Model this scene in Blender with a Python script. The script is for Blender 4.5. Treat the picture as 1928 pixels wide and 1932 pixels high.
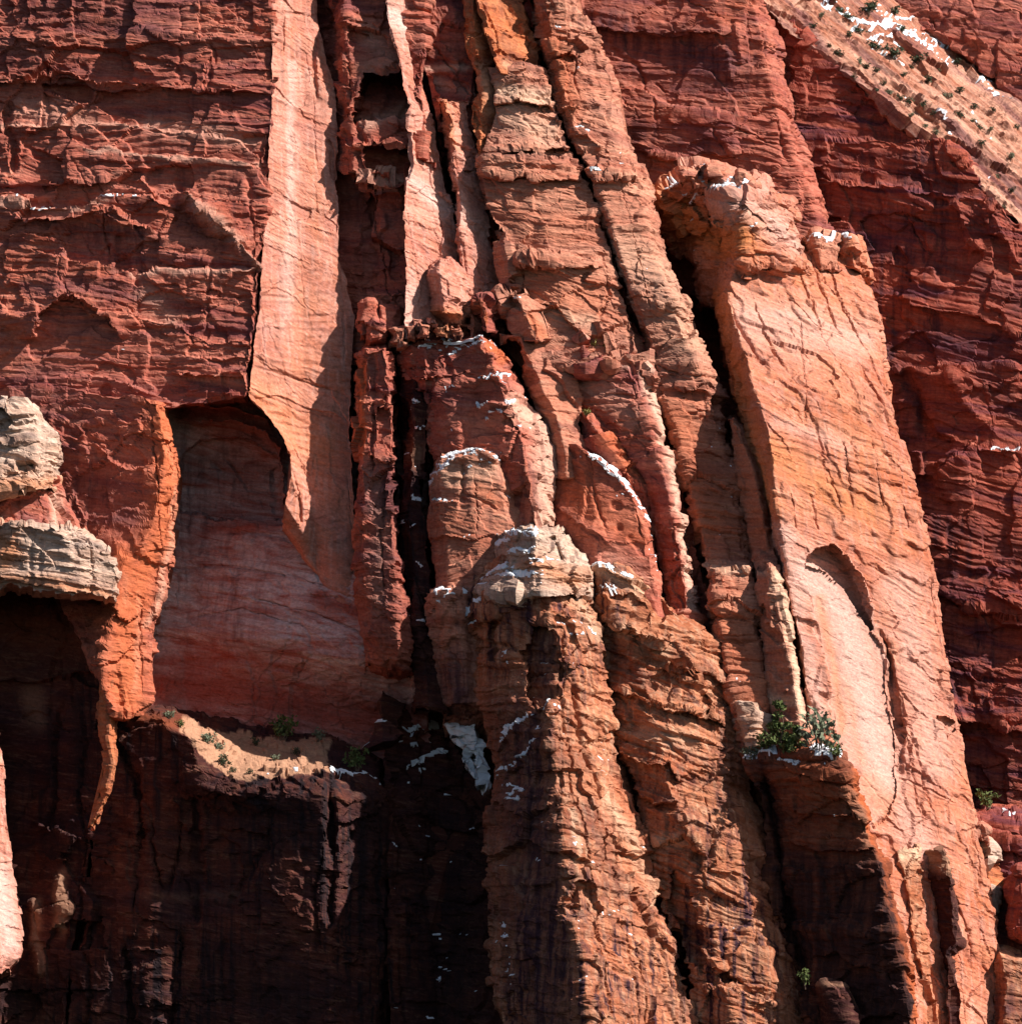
import bpy, math, random
import numpy as np
from mathutils import Vector, Matrix

sc = bpy.context.scene
for o in list(bpy.data.objects):
    bpy.data.objects.remove(o)
COL = sc.collection
rng = random.Random(7)

# ------------------------------------------------------------------ camera
PXM = 16.0                       # photo pixels (1928 wide) per metre at the cliff
DIST, PITCH = 600.0, math.radians(7)
CAM = np.array([0.0, -DIST * math.cos(PITCH), -DIST * math.sin(PITCH)])
FWD = np.array([0.0, math.cos(PITCH), math.sin(PITCH)])
UP = np.array([0.0, -math.sin(PITCH), math.cos(PITCH)])
cam_data = bpy.data.cameras.new('camera')
cam = bpy.data.objects.new('camera', cam_data)
COL.objects.link(cam)
cam.location = CAM
cam.rotation_euler = (math.pi / 2 + PITCH, 0, 0)
cam_data.sensor_fit = 'VERTICAL'
cam_data.sensor_height = 24
cam_data.lens = 12 * DIST / (966 / PXM)
cam_data.clip_start = 1
cam_data.clip_end = 5000
sc.camera = cam

# ------------------------------------------------------------------ light
SUN_AZ, SUN_EL = math.radians(65), math.radians(42)   # azimuth from the camera side towards the right
S = Vector((math.cos(SUN_EL) * math.sin(SUN_AZ), -math.cos(SUN_EL) * math.cos(SUN_AZ), math.sin(SUN_EL)))
sun_data = bpy.data.lights.new('sun', 'SUN')
sun_data.energy = 5.0
sun_data.angle = math.radians(0.5)
sun_data.color = (1.0, 0.945, 0.87)
sun = bpy.data.objects.new('sun', sun_data)
sun.rotation_euler = S.to_track_quat('Z', 'Y').to_euler()
COL.objects.link(sun)
world = bpy.data.worlds.new('World')
sc.world = world
world.use_nodes = True
wn = world.node_tree
wn.nodes.clear()
sky = wn.nodes.new('ShaderNodeTexSky')
sky.sky_type = 'NISHITA'
sky.sun_disc = False
sky.sun_elevation = SUN_EL
sky.sun_rotation = math.atan2(S.x, S.y)
bg = wn.nodes.new('ShaderNodeBackground')
bg.inputs['Strength'].default_value = 0.05
wo = wn.nodes.new('ShaderNodeOutputWorld')
wn.links.new(sky.outputs[0], bg.inputs[0])
wn.links.new(bg.outputs[0], wo.inputs[0])
sc.view_settings.view_transform = 'Standard'
sc.view_settings.look = 'None'
sc.view_settings.gamma = 1
sc.view_settings.exposure = 0.78
sc.cycles.max_bounces = 4
sc.cycles.diffuse_bounces = 1

# ------------------------------------------------------------------ noise
def _hash(ix, iy, iz, seed):
    h = (ix.astype(np.uint32) * np.uint32(374761393) + iy.astype(np.uint32) * np.uint32(668265263)
         + iz.astype(np.uint32) * np.uint32(2147483647) + np.uint32((seed * 1274126177) & 0xffffffff))
    h = (h ^ (h >> np.uint32(13))) * np.uint32(1274126177)
    h = (h ^ (h >> np.uint32(15))) * np.uint32(2246822519)
    return ((h ^ (h >> np.uint32(16))) & np.uint32(0xffffff)).astype(np.float32) / np.float32(0x7fffff) - 1.0

def vn(x, y, z, seed=0):
    x = np.asarray(x, np.float32); y = np.asarray(y, np.float32); z = np.asarray(z, np.float32)
    x, y, z = np.broadcast_arrays(x, y, z)
    fx, fy, fz = np.floor(x), np.floor(y), np.floor(z)
    ix, iy, iz = fx.astype(np.int32), fy.astype(np.int32), fz.astype(np.int32)
    u, v, w = x - fx, y - fy, z - fz
    u = u * u * (3 - 2 * u); v = v * v * (3 - 2 * v); w = w * w * (3 - 2 * w)
    r = 0
    for a in (0, 1):
        for b in (0, 1):
            e0 = _hash(ix + a, iy + b, iz, seed); e1 = _hash(ix + a, iy + b, iz + 1, seed)
            r = r + (u if a else 1 - u) * (v if b else 1 - v) * (e0 + (e1 - e0) * w)
    return r

def fbm(x, y, z, seed=0, oct=3):
    r, a, f = 0, 0.55, 1.0
    for k in range(oct):
        r = r + a * vn(x * f, y * f, z * f, seed + 17 * k)
        a *= 0.5; f *= 2.03
    return r

def h1(c, seed):
    c = np.asarray(c).astype(np.int32)
    return _hash(c, c * 0 + 3, c * 0 + 5, seed)

def sstep(a, b, x):
    t = np.clip((x - a) / (b - a), 0, 1)
    return t * t * (3 - 2 * t)

def cells(x, y, z, seed):
    """planar facets: every cell is a tilted plane, so the edges between them are sharp"""
    bx, by, bz = np.floor(x - .5), np.floor(y - .5), np.floor(z - .5)
    best = np.full(x.shape, 1e9, np.float32)
    cx = np.zeros(x.shape, np.int32); cy = cx.copy(); cz = cx.copy()
    rx = np.zeros(x.shape, np.float32); ry = rx.copy(); rz = rx.copy()
    for a in (0, 1):
        for b in (0, 1):
            for c in (0, 1):
                ix, iy, iz = (bx + a).astype(np.int32), (by + b).astype(np.int32), (bz + c).astype(np.int32)
                dx = x - ix - .5 - .42 * _hash(ix, iy, iz, seed)
                dy = y - iy - .5 - .42 * _hash(ix, iy, iz, seed + 1)
                dz = z - iz - .5 - .42 * _hash(ix, iy, iz, seed + 2)
                d2 = dx * dx + dy * dy + dz * dz
                m = d2 < best
                best = np.where(m, d2, best)
                cx = np.where(m, ix, cx); cy = np.where(m, iy, cy); cz = np.where(m, iz, cz)
                rx = np.where(m, dx, rx); ry = np.where(m, dy, ry); rz = np.where(m, dz, rz)
    return (.75 * _hash(cx, cy, cz, seed + 3) + 1.1 * rx * _hash(cx, cy, cz, seed + 4)
            + 1.1 * ry * _hash(cx, cy, cz, seed + 5) + .9 * rz * _hash(cx, cy, cz, seed + 6))

# ------------------------------------------------------------------ rock relief
BASE_AMP = dict(big=9, lay=1.0, lam=0.8, spall=5, crack=5, fine=1.2, dip=0.06, fac=4.0)

def relief(q, p):
    """outward relief in pixels (1/16 m) of Navajo sandstone: beds, cross-lamination, spalls, joints"""
    x, y, z = q[..., 0], q[..., 1], q[..., 2]
    hz = x + 0.7 * y
    t = z + p['dip'] * x + 26 * vn(x / 330, y / 330, z / 330, 3) + 7 * vn(x / 80, y / 80, z / 60, 4)
    d = p['big'] * fbm(x / 150, y / 150, z / 210, 11, 3)
    L = p['lay']
    if L:
        mod = 0.5 + 1.05 * vn(x / 190, y / 190, z / 110, 21)
        mod = np.clip(mod, 0.05, 1.4)
        for th, amp, sd in ((46, 7.5, 31), (17, 3.4, 32), (7.5, 1.1, 33)):
            u = t / th + 0.9 * vn(x / (th * 7), y / (th * 7), z / (th * 2.2), sd)
            c = np.floor(u); fr = u - c
            a = 0.5 + 0.5 * h1(c, sd) * 0.5 + 0.5 * vn(c * 5.37, hz / (th * 4.5), 0.5, sd + 5)
            a = a * 1.5 - .28
            prof = np.minimum(fr * 5, 1) ** 0.6 * (1 - 0.55 * fr ** 2)
            d = d + L * amp * mod * np.clip(a, 0, 1.3) * prof
    if p['lam']:
        u = t / 75 + 0.3 * vn(x / 260, y / 260, 0.5, 41)
        c = np.floor(u)
        dip = 0.45 * h1(c, 42) + 0.12 if p.get('xb') is None else p['xb'] + .1 * h1(c, 42)
        tl = z + dip * x + 4 * vn(x / 60, y / 60, z / 60, 43)
        fr = tl / 6.5 + 1.5 * vn(x / 50, y / 50, z / 25, 44)
        d = d + p['lam'] * (vn(0.5, fr, c * 3.1, 45) + 0.5 * vn(hz / 90, fr * 2.1, c, 46)) * 1.2
        f2 = tl / 15 + 0.6 * vn(x / 70, y / 70, z / 40, 47)
        c2 = np.floor(f2); r2 = f2 - c2
        a2 = np.clip(0.4 + 0.5 * h1(c2, 48) + 0.6 * vn(hz / 70, c2 * 3.7, c, 49), 0, 1.4)
        d = d + p['lam'] * 3.0 * a2 * np.minimum(r2 * 4, 1) * (1 - 0.7 * r2)
    if p['fac']:
        wx = 12 * fbm(x / 26, y / 26, z / 26, 55, 2); wz = 9 * fbm(x / 26, y / 26, z / 26, 56, 2)
        rg = np.clip(0.7 + 1.1 * vn(x / 190, y / 190, z / 150, 57), 0.1, 1.6)
        r2 = np.clip(0.35 + 1.4 * vn(x / 110, y / 110, z / 70, 58), 0.0, 1.3)
        d = d + p['fac'] * (2.2 * rg * cells((x + wx) / 120, y / 120, (z + wz + p['dip'] * x) / 74, 300)
                            + .6 * r2 * cells((x + wx) / 44, y / 44, (z + wz * .6 + p['dip'] * x) / 15, 320))
    if p['spall']:
        n = 3.2 * fbm(x / 130, y / 130, z / 170, 51, 2) + 0.25 * vn(x / 22, y / 22, z / 22, 53)
        c = np.floor(n); fr = n - c
        d = d + p['spall'] * (c + sstep(0.9, 1.0, fr))
    if p['crack']:
        v = vn(hz / 62 + 0.12 * vn(x / 40, y / 40, z / 90, 63) + 0.05 * vn(x / 9, y / 9, z / 9, 64), 0.5, z / 420, 61)
        g = np.exp(-(v / 0.026) ** 2) * np.clip(0.25 + vn(hz / 120, 3.5, z / 110, 62) * 1.7, 0, 1)
        v2 = vn((hz + .5 * z) / 85 + 0.1 * vn(x / 30, y / 30, z / 60, 66) + 0.05 * vn(x / 9, y / 9, z / 9, 65), 1.5, (z - .3 * x) / 260, 67)
        g2 = np.exp(-(v2 / 0.018) ** 2) * np.clip(-0.1 + vn(hz / 100, 6.5, z / 90, 68) * 1.8, 0, 1)
        d = d - p['crack'] * (1.5 * g + 1.1 * g2)
    d = d + p['fine'] * fbm(x / 11, y / 11, z / 8, 71, 2)
    return d

def seg_field(X, Y, pts):
    """distance to a polyline, signed side (+ = below / right of the drawn direction), position along it"""
    best = np.full(X.shape, 1e9, np.float32); side = np.zeros_like(best); along = np.zeros_like(best)
    pts = np.asarray(pts, float)
    L = np.hypot(*(pts[1:] - pts[:-1]).T); tot = L.sum(); acc = 0
    for (x0, y0), (x1, y1), l in zip(pts[:-1], pts[1:], L):
        ux, uy = (x1 - x0) / l, (y1 - y0) / l
        a = (X - x0) * ux + (Y - y0) * uy
        t = np.clip(a, 0, l)
        dist = np.hypot(X - x0 - t * ux, Y - y0 - t * uy)
        m = dist < best
        best = np.where(m, dist, best)
        side = np.where(m, np.where(ux * (Y - y0) - uy * (X - x0) >= 0, 1.0, -1.0), side)
        along = np.where(m, (acc + a) / tot, along)
        acc += l
    return best, side, along

def in_poly(X, Y, pts):
    r = np.zeros(X.shape, bool)
    n = len(pts)
    for i in range(n):
        x0, y0 = pts[i]; x1, y1 = pts[(i + 1) % n]
        if y0 == y1: continue
        c = ((y0 > Y) != (y1 > Y)) & (X < (x1 - x0) * (Y - y0) / (y1 - y0) + x0)
        r ^= c
    return r

def apply_strokes(X, Y, strokes):
    """relief and mineral masks of single features of the rock, some painting in sun or shade"""
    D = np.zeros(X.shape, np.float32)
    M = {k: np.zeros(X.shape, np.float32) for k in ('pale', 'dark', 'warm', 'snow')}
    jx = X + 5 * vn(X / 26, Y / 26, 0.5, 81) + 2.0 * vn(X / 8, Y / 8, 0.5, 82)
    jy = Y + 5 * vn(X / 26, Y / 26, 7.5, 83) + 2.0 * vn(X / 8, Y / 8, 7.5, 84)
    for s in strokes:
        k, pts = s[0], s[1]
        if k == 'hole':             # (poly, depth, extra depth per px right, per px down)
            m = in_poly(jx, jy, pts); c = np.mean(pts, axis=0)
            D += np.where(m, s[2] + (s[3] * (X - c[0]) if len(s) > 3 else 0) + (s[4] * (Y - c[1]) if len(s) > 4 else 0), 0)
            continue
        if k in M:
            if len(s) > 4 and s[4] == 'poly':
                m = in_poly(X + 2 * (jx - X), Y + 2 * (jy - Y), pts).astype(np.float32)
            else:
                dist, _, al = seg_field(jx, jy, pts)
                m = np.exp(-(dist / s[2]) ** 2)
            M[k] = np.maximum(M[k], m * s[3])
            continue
        gq = 0.4 if k == 'groove' else 1.0            # joints run straighter than ledges
        dist, side, al = seg_field(X + gq * (jx - X), Y + gq * (jy - Y), pts)
        end = sstep(-0.02, 0.1, al) * (1 - sstep(0.9, 1.02, al)) if not (len(s) > 5 and s[5] == 'open') else 1.0
        if k == 'groove':           # (pts, width, depth)
            D += end * s[3] * np.exp(-(dist / s[2]) ** 2)
        elif k == 'ridge':
            D -= end * s[3] * np.exp(-dist / s[2])
        elif k == 'ledge':          # rock below the line stands out: (pts, reach, out)
            w = sstep(-1.5, 1.5, dist * side)
            D -= end * s[3] * w * np.exp(-dist / s[2])
        elif k == 'over':           # rock above the line overhangs
            w = 1 - sstep(-1.5, 1.5, dist * side)
            D -= end * s[3] * w * np.exp(-dist / s[2])
    return D, M

def P(x, y, d):
    """point seen at photo pixel (x, y) at depth d pixels behind the reference plane"""
    x = np.asarray(x, float); y = np.asarray(y, float); d = np.asarray(d, float)
    f = DIST * PXM
    u = (x - 964) / f; v = -(y - 966) / f
    dir_ = np.stack([u, FWD[1] + v * UP[1], FWD[2] + v * UP[2]], -1)
    t = (d / PXM - CAM[1]) / dir_[..., 1]
    return CAM + dir_ * t[..., None]

def normals(G):
    a = np.gradient(G, axis=1); b = np.gradient(G, axis=0)
    n = np.cross(b, a)
    l = np.linalg.norm(n, axis=-1, keepdims=True)
    return n / np.maximum(l, 1e-9)

def blur(G, k):
    for _ in range(k):
        H = G.copy()
        H[1:-1] = 0.25 * G[:-2] + 0.5 * G[1:-1] + 0.25 * G[2:]
        G = H.copy()
        G[:, 1:-1] = 0.25 * H[:, :-2] + 0.5 * H[:, 1:-1] + 0.25 * H[:, 2:]
    return G

# ------------------------------------------------------------------ materials
def mat_rock(name, a, b, pale=(.66, .5, .38), dark=(.05, .022, .03), warm=(.62, .22, .08), band=1.0, varn=0.25,
             dip=0.06, contrast=0.8, sky_wash=0.0, strk=0.0, bandk=0.25):
    m = bpy.data.materials.new(name); m.use_nodes = True
    nt = m.node_tree; N = nt.nodes; N.clear(); K = nt.links.new
    out = N.new('ShaderNodeOutputMaterial'); bs = N.new('ShaderNodeBsdfPrincipled')
    bs.inputs['Roughness'].default_value = 0.92
    bs.inputs['Specular IOR Level'].default_value = 0.12
    K(bs.outputs[0], out.inputs[0])
    geo = N.new('ShaderNodeNewGeometry')
    at = N.new('ShaderNodeAttribute'); at.attribute_name = 'mineral_light'
    sep = N.new('ShaderNodeSeparateColor'); K(at.outputs['Color'], sep.inputs[0])
    def noise(sx, sy, sz, ry=0.0, detail=4, rough=0.6, off=0.0, dist=0.0):
        src = geo.outputs['Position']
        if ry:                                   # beds dip down to the right by ry: turn first, then stretch
            m0 = N.new('ShaderNodeMapping'); K(src, m0.inputs[0])
            m0.inputs['Rotation'].default_value = (0, -ry, 0); src = m0.outputs[0]
        mp = N.new('ShaderNodeMapping'); K(src, mp.inputs[0])
        mp.inputs['Scale'].default_value = (sx, sy, sz)
        mp.inputs['Location'].default_value = (off, off * .7, off * 1.3)
        t = N.new('ShaderNodeTexNoise'); K(mp.outputs[0], t.inputs['Vector'])
        t.inputs['Scale'].default_value = 1; t.inputs['Detail'].default_value = detail
        t.inputs['Roughness'].default_value = rough; t.inputs['Distortion'].default_value = dist
        return t.outputs[0]
    def rng_(v, lo, hi, t0=0.0, t1=1.0):
        r = N.new('ShaderNodeMapRange'); K(v, r.inputs[0])
        r.inputs[1].default_value = lo; r.inputs[2].default_value = hi
        r.inputs[3].default_value = t0; r.inputs[4].default_value = t1
        return r.outputs[0]
    def mix(fac, c1, c2, mode='MIX'):
        x = N.new('ShaderNodeMix'); x.data_type = 'RGBA'; x.blend_type = mode
        if isinstance(fac, float): x.inputs[0].default_value = fac
        else: K(fac, x.inputs[0])
        for i, c in ((6, c1), (7, c2)):
            if isinstance(c, tuple): x.inputs[i].default_value = (*c, 1)
            else: K(c, x.inputs[i])
        return x.outputs[2]
    def mul(u, v):
        x = N.new('ShaderNodeMath'); x.operation = 'MULTIPLY'
        for i, c in ((0, u), (1, v)):
            if isinstance(c, float): x.inputs[i].default_value = c
            else: K(c, x.inputs[i])
        return x.outputs[0]
    beds = noise(.05, .05, .55 * band, dip, 6, .68, 3.0, .4)
    fineb = noise(.42, .42, 2.6 * band, dip + .12, 5, .62, 9.0, .8)
    blot = noise(.11, .11, .09, 0, 5, .62, 21.0, .6)
    streak = noise(1.1, 1.1, .05, 0, 4, .6, 33.0)
    zone = noise(.05, .05, .035, 0, 3, .5, 57.0)
    grain = noise(2.6, 2.6, 3.4, 0, 4, .7, 71.0)
    c = mix(rng_(beds, .5 - .22 / contrast * .6, .5 + .22 / contrast * .6), a, b)
    c = mix(mul(rng_(blot, .5, .7), .3), c, warm)
    c = mix(mul(rng_(fineb, .52, .74), .3), c, pale)
    if strk: c = mix(mul(rng_(noise(1.5, 1.5, .07, 0, 4, .6, 133.0), .5, .66), float(strk)), c, pale)
    c = mix(mul(rng_(fineb, .46, .28), .45), c, dark)
    if sky_wash: c = mix(mul(rng_(noise(.14, .14, .75, .22, 6, .62, 91.0, 1.4), .36, .62), float(sky_wash)), c, pale)
    bands = noise(.045, .045, .3, dip + .08, 5, .6, 147.0, .9)
    c = mix(mul(rng_(bands, .5, .64), float(bandk)), c, (dark[0] * 1.5, dark[1] * 1.1, dark[2] * 1.5))
    v = mul(mul(rng_(streak, .47, .68), rng_(zone, .42, .62)), float(varn) * 2.2)
    c = mix(v, c, dark)
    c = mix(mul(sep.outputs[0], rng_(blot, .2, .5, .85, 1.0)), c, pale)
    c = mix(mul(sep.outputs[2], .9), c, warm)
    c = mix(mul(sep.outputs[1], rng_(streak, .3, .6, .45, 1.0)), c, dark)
    g = rng_(grain, .25, .75, .68, 1.3)
    x = N.new('ShaderNodeMix'); x.data_type = 'RGBA'; x.blend_type = 'MULTIPLY'; x.inputs[0].default_value = 1
    K(c, x.inputs[6]); K(g, x.inputs[7])
    K(x.outputs[2], bs.inputs['Base Color'])
    ad = N.new('ShaderNodeMath'); ad.operation = 'ADD'; K(fineb, ad.inputs[0]); K(mul(grain, .6), ad.inputs[1])
    bp = N.new('ShaderNodeBump'); bp.inputs['Strength'].default_value = .6; bp.inputs['Distance'].default_value = .2
    K(ad.outputs[0], bp.inputs['Height']); K(bp.outputs[0], bs.inputs['Normal'])
    return m

MAT = {
    'red':    mat_rock('red sandstone', (.31, .07, .045), (.47, .155, .105), pale=(.6, .35, .26), warm=(.5, .125, .045), bandk=.5),
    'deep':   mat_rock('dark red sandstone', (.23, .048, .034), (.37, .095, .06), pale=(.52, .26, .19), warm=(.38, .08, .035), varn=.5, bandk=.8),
    'varn':   mat_rock('varnished shade-dark sandstone', (.038, .013, .013), (.1, .031, .022), pale=(.4, .21, .13), warm=(.24, .06, .025), dark=(.02, .012, .014), varn=.8, bandk=.5),  # desert varnish, darkened further in place of deep shade
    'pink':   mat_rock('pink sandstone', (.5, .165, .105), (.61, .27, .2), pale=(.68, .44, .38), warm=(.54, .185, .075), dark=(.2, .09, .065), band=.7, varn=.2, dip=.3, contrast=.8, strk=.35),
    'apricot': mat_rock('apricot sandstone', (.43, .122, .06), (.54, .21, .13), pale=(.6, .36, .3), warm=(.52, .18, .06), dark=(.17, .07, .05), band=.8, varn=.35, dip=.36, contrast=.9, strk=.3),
    'brown':  mat_rock('brown sandstone', (.13, .038, .022), (.25, .08, .042), pale=(.45, .24, .15), warm=(.42, .1, .035), dark=(.025, .013, .014), varn=.5, bandk=.6),
    'orange': mat_rock('orange sandstone', (.42, .11, .04), (.53, .19, .085), pale=(.64, .36, .23), warm=(.5, .11, .035), varn=.25),
    'tan':    mat_rock('tan sandstone', (.33, .1, .046), (.48, .2, .11), pale=(.62, .39, .26), warm=(.42, .11, .05), varn=.7, dip=.35, strk=.4),
    'buff':   mat_rock('buff banded sandstone', (.38, .122, .075), (.55, .25, .165), pale=(.62, .4, .28), warm=(.46, .13, .06), varn=.25, band=1.4),
    'slope':  mat_rock('slickrock', (.34, .125, .075), (.52, .27, .19), pale=(.64, .45, .36), warm=(.42, .14, .065), varn=.1, dip=.72, contrast=1.6, bandk=.6, band=1.5),
    'sky_wash':   mat_rock('sky-lightened sandstone', (.42, .105, .075), (.52, .2, .155), pale=(.68, .5, .48), warm=(.34, .06, .035), varn=.25, sky_wash=.9),  # pale swirled rock, lightened further to stand in for sky fill and bounce
    'cream':  mat_rock('bleached sandstone', (.46, .27, .19), (.6, .44, .35), pale=(.68, .56, .49), warm=(.5, .18, .075), varn=.3, band=1.3),
}
snow_mat = bpy.data.materials.new('snow'); snow_mat.use_nodes = True
_b = snow_mat.node_tree.nodes['Principled BSDF']
_b.inputs['Base Color'].default_value = (.76, .78, .82, 1); _b.inputs['Roughness'].default_value = .6
_n = snow_mat.node_tree.nodes.new('ShaderNodeTexNoise'); _n.inputs['Scale'].default_value = 4
_bp = snow_mat.node_tree.nodes.new('ShaderNodeBump'); _bp.inputs['Strength'].default_value = .3
snow_mat.node_tree.links.new(_n.outputs[0], _bp.inputs['Height'])
snow_mat.node_tree.links.new(_bp.outputs[0], _b.inputs['Normal'])

# ------------------------------------------------------------------ objects
def tag(o, label=None, cat=None, group=None, kind=None):
    if label: o['label'] = label
    if cat: o['category'] = cat
    if group: o['group'] = group
    if kind: o['kind'] = kind
    return o

def mesh_obj(name, V, F, mat, parent=None, attr=None, smooth=False):
    me = bpy.data.meshes.new(name)
    V = np.asarray(V, np.float32); F = np.asarray(F, np.int32)
    nv, nf = len(V), len(F); k = F.shape[1]
    me.vertices.add(nv); me.vertices.foreach_set('co', V.ravel())
    me.loops.add(nf * k); me.loops.foreach_set('vertex_index', F.ravel())
    me.polygons.add(nf); me.polygons.foreach_set('loop_start', np.arange(0, nf * k, k, dtype=np.int32))
    me.polygons.foreach_set('use_smooth', np.full(nf, smooth))
    if attr is not None:
        ca = me.attributes.new('mineral_light', 'FLOAT_COLOR', 'POINT')
        ca.data.foreach_set('color', attr.astype(np.float32).ravel())
    me.update(calc_edges=True)
    me.materials.append(mat)
    o = bpy.data.objects.new(name, me)
    COL.objects.link(o)
    if parent is not None:
        o.parent = parent
        o.matrix_parent_inverse = Matrix.Translation(-parent.location)
    return o

GRIDS = {}
SNOW_V, SNOW_F, SNOW_N = [], [], [0]
TRIS = [0]
BAT = -0.2

def resample(col, T):
    c = np.asarray(col, float)
    s = np.concatenate([[0], np.cumsum(np.abs(np.diff(c[:, 1])) + 0.02 * np.abs(np.diff(c[:, 0])) + 1e-4)])
    s /= s[-1]
    return np.stack([np.interp(T, s, c[:, i]) for i in range(3)], -1)

def fill_d(col):
    """depth given at some points only: interpolate the rest along the column"""
    c = [tuple(p) for p in col]
    ks = [i for i, p in enumerate(c) if len(p) > 2]
    ys = [c[i][1] for i in ks]
    idx = [i for i in range(len(c))]
    dv = np.interp(idx, ks, [c[i][2] for i in ks])
    s = np.concatenate([[0], np.cumsum([math.hypot(c[i + 1][0] - c[i][0], c[i + 1][1] - c[i][1]) for i in range(len(c) - 1)])])
    dv = np.interp(s, [s[i] for i in ks], [c[i][2] for i in ks])
    return [(p[0], p[1], dv[i]) for i, p in enumerate(c)]

def rock(key, name, cols, mat, thick=160, rise=0, step=2.5, bat=BAT, strokes=(), smooth=2, parent=None, mask=None,
         wob=3.0, label=None, cat=None, group=None, kind=None, side=(0, 0), frost=0.0, **amp):
    p = dict(BASE_AMP); p.update(amp)
    cols = [fill_d(c) for c in cols]
    lens = [sum(math.hypot(c[i + 1][0] - c[i][0], c[i + 1][1] - c[i][1]) for i in range(len(c) - 1)) for c in cols]
    NR = max(8, int(max(lens) / step))
    T = np.linspace(0, 1, NR)
    C = np.stack([resample(c, T) for c in cols], 1)            # NR x K x 3
    w = np.maximum(np.abs(np.diff(C[..., 0], axis=1)).max(0), np.abs(np.diff(C[..., 2], axis=1)).max(0) * 0.35) + 1e-3
    s = np.concatenate([[0], np.cumsum(w)]); NC = max(6, int(s[-1] / step)); u = np.linspace(0, s[-1], NC)
    k = np.clip(np.searchsorted(s, u, side='right') - 1, 0, len(w) - 1)
    f = ((u - s[k]) / w[k])[None, :, None]
    G = C[:, k] * (1 - f) + C[:, k + 1] * f                     # NR x NC x 3 in (px, py, d)
    if smooth: G = blur(G, smooth)
    G[..., 2] += bat * (G[..., 1] - 700)
    D, M = apply_strokes(G[..., 0], G[..., 1], strokes)
    G[..., 2] += D
    if wob:                                                     # ragged outline
        wx = wob * fbm(G[..., 0] / 40, G[..., 1] / 40, G[..., 2] / 40, 91, 3)
        wy = wob * fbm(G[..., 0] / 40, G[..., 1] / 40, G[..., 2] / 40, 95, 3)
        wx = wx + 0.9 * wob * cells(G[..., 0] / 30, G[..., 2] / 40, G[..., 1] / 24, 400)
        wy = wy + 0.9 * wob * cells(G[..., 0] / 22, G[..., 2] / 40, G[..., 1] / 30, 410)
        G[..., 0] += wx; G[..., 1] += 0.7 * wy
    # sides, top and bottom go back into the hill
    fr = np.array([1.0, .55, .28, .13, .05, .015])
    def back(e, dx, dy):
        r = np.repeat(e[None], len(fr), 0).copy()
        r[..., 2] += thick * fr[:, None]; r[..., 0] += dx * fr[:, None]; r[..., 1] += dy * fr[:, None]
        return r
    top = back(G[0], 0, -rise); bot = back(G[-1], 0, 10)[::-1]
    G = np.concatenate([top, G, bot], 0)
    Gt = G.transpose(1, 0, 2)
    lf = back(Gt[0], side[0], 0); rt = back(Gt[-1], side[1], 0)[::-1]
    G = np.concatenate([lf, Gt, rt], 0).transpose(1, 0, 2)
    n0 = len(fr)
    W = P(G[..., 0], G[..., 1], G[..., 2])
    n = normals(blur(W, 3))
    flip = np.sign(-(n[n0:-n0, n0:-n0, 1]).mean()) or 1
    n = n * flip
    rel = relief(W * PXM, p)
    if mask is not None: rel = rel * mask(G[..., 0], G[..., 1])
    W = W + n * (rel / PXM)[..., None]
    R_, C_ = W.shape[:2]
    att = np.zeros((R_, C_, 4), np.float32); att[..., 3] = 1
    for i, kk in enumerate(('pale', 'dark', 'warm')):
        att[n0:-n0, n0:-n0, i] = M[kk]
        for a_, b_ in ((slice(0, n0), n0), (slice(-n0, None), -n0 - 1)):
            att[a_, :, i] = att[b_, :, i][None]
        for a_, b_ in ((slice(0, n0), n0), (slice(-n0, None), -n0 - 1)):
            att[:, a_, i] = att[:, b_, i][:, None]
    idx = np.arange(R_ * C_).reshape(R_, C_)
    F = np.stack([idx[:-1, :-1], idx[1:, :-1], idx[1:, 1:], idx[:-1, 1:]], -1).reshape(-1, 4)
    if flip < 0: F = F[:, ::-1]
    loop = np.concatenate([idx[0], idx[1:, -1], idx[-1, -2::-1], idx[-2:0:-1, 0]])
    V = W.reshape(-1, 3)
    cen = V[loop].mean(0)
    V = np.concatenate([V, cen[None]]); ci = len(V) - 1
    nl = np.roll(loop, -1)
    half = len(loop) // 2 * 2
    B = np.stack([loop[0:half:2], np.full(half // 2, ci), np.roll(loop, -2)[0:half:2], nl[0:half:2]], -1)
    if flip < 0: B = B[:, ::-1]
    F = np.concatenate([F, B])
    att = np.concatenate([att.reshape(-1, 4), [[0, 0, 0, 1]]])
    o = mesh_obj(name, V, F, MAT[mat] if isinstance(mat, str) else mat, parent, att)
    tag(o, label, cat, group, kind)
    core = W[n0:-n0, n0:-n0]
    GRIDS[key] = (G[n0:-n0, n0:-n0, :2].reshape(-1, 2).copy(), core.reshape(-1, 3).copy())
    # snow lying on the upward faces of chosen places
    if M['snow'].max() > 0 or frost:
        m = n0 - 2                                   # also over the front of the tops and sides
        Wc = W[n0 - m:R_ - n0, n0 - m:C_ - n0 + m]
        ms = np.pad(M['snow'], ((m, 0), (m, m)), mode='edge')
        nn = normals(Wc) * flip
        q = Wc * PXM
        sn = ms * (0.7 + 0.75 * nn[..., 2]) + 0.35 * vn(q[..., 0] / 11, q[..., 1] / 11, q[..., 2] / 5, 99) + 0.42 * vn(q[..., 0] / 4.5, q[..., 1] / 4.5, q[..., 2] / 2.5, 98)
        if frost:                                    # flecks on the small treads
            fl = 0.9 * vn(q[..., 0] / 30, q[..., 1] / 30, q[..., 2] / 22, 97) + 0.8 * vn(q[..., 0] / 6, q[..., 1] / 6, q[..., 2] / 4, 96)
            sn = np.maximum(sn, np.where((nn[..., 2] > .45) & (fl > 1.02 - frost), .62, 0))
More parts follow.
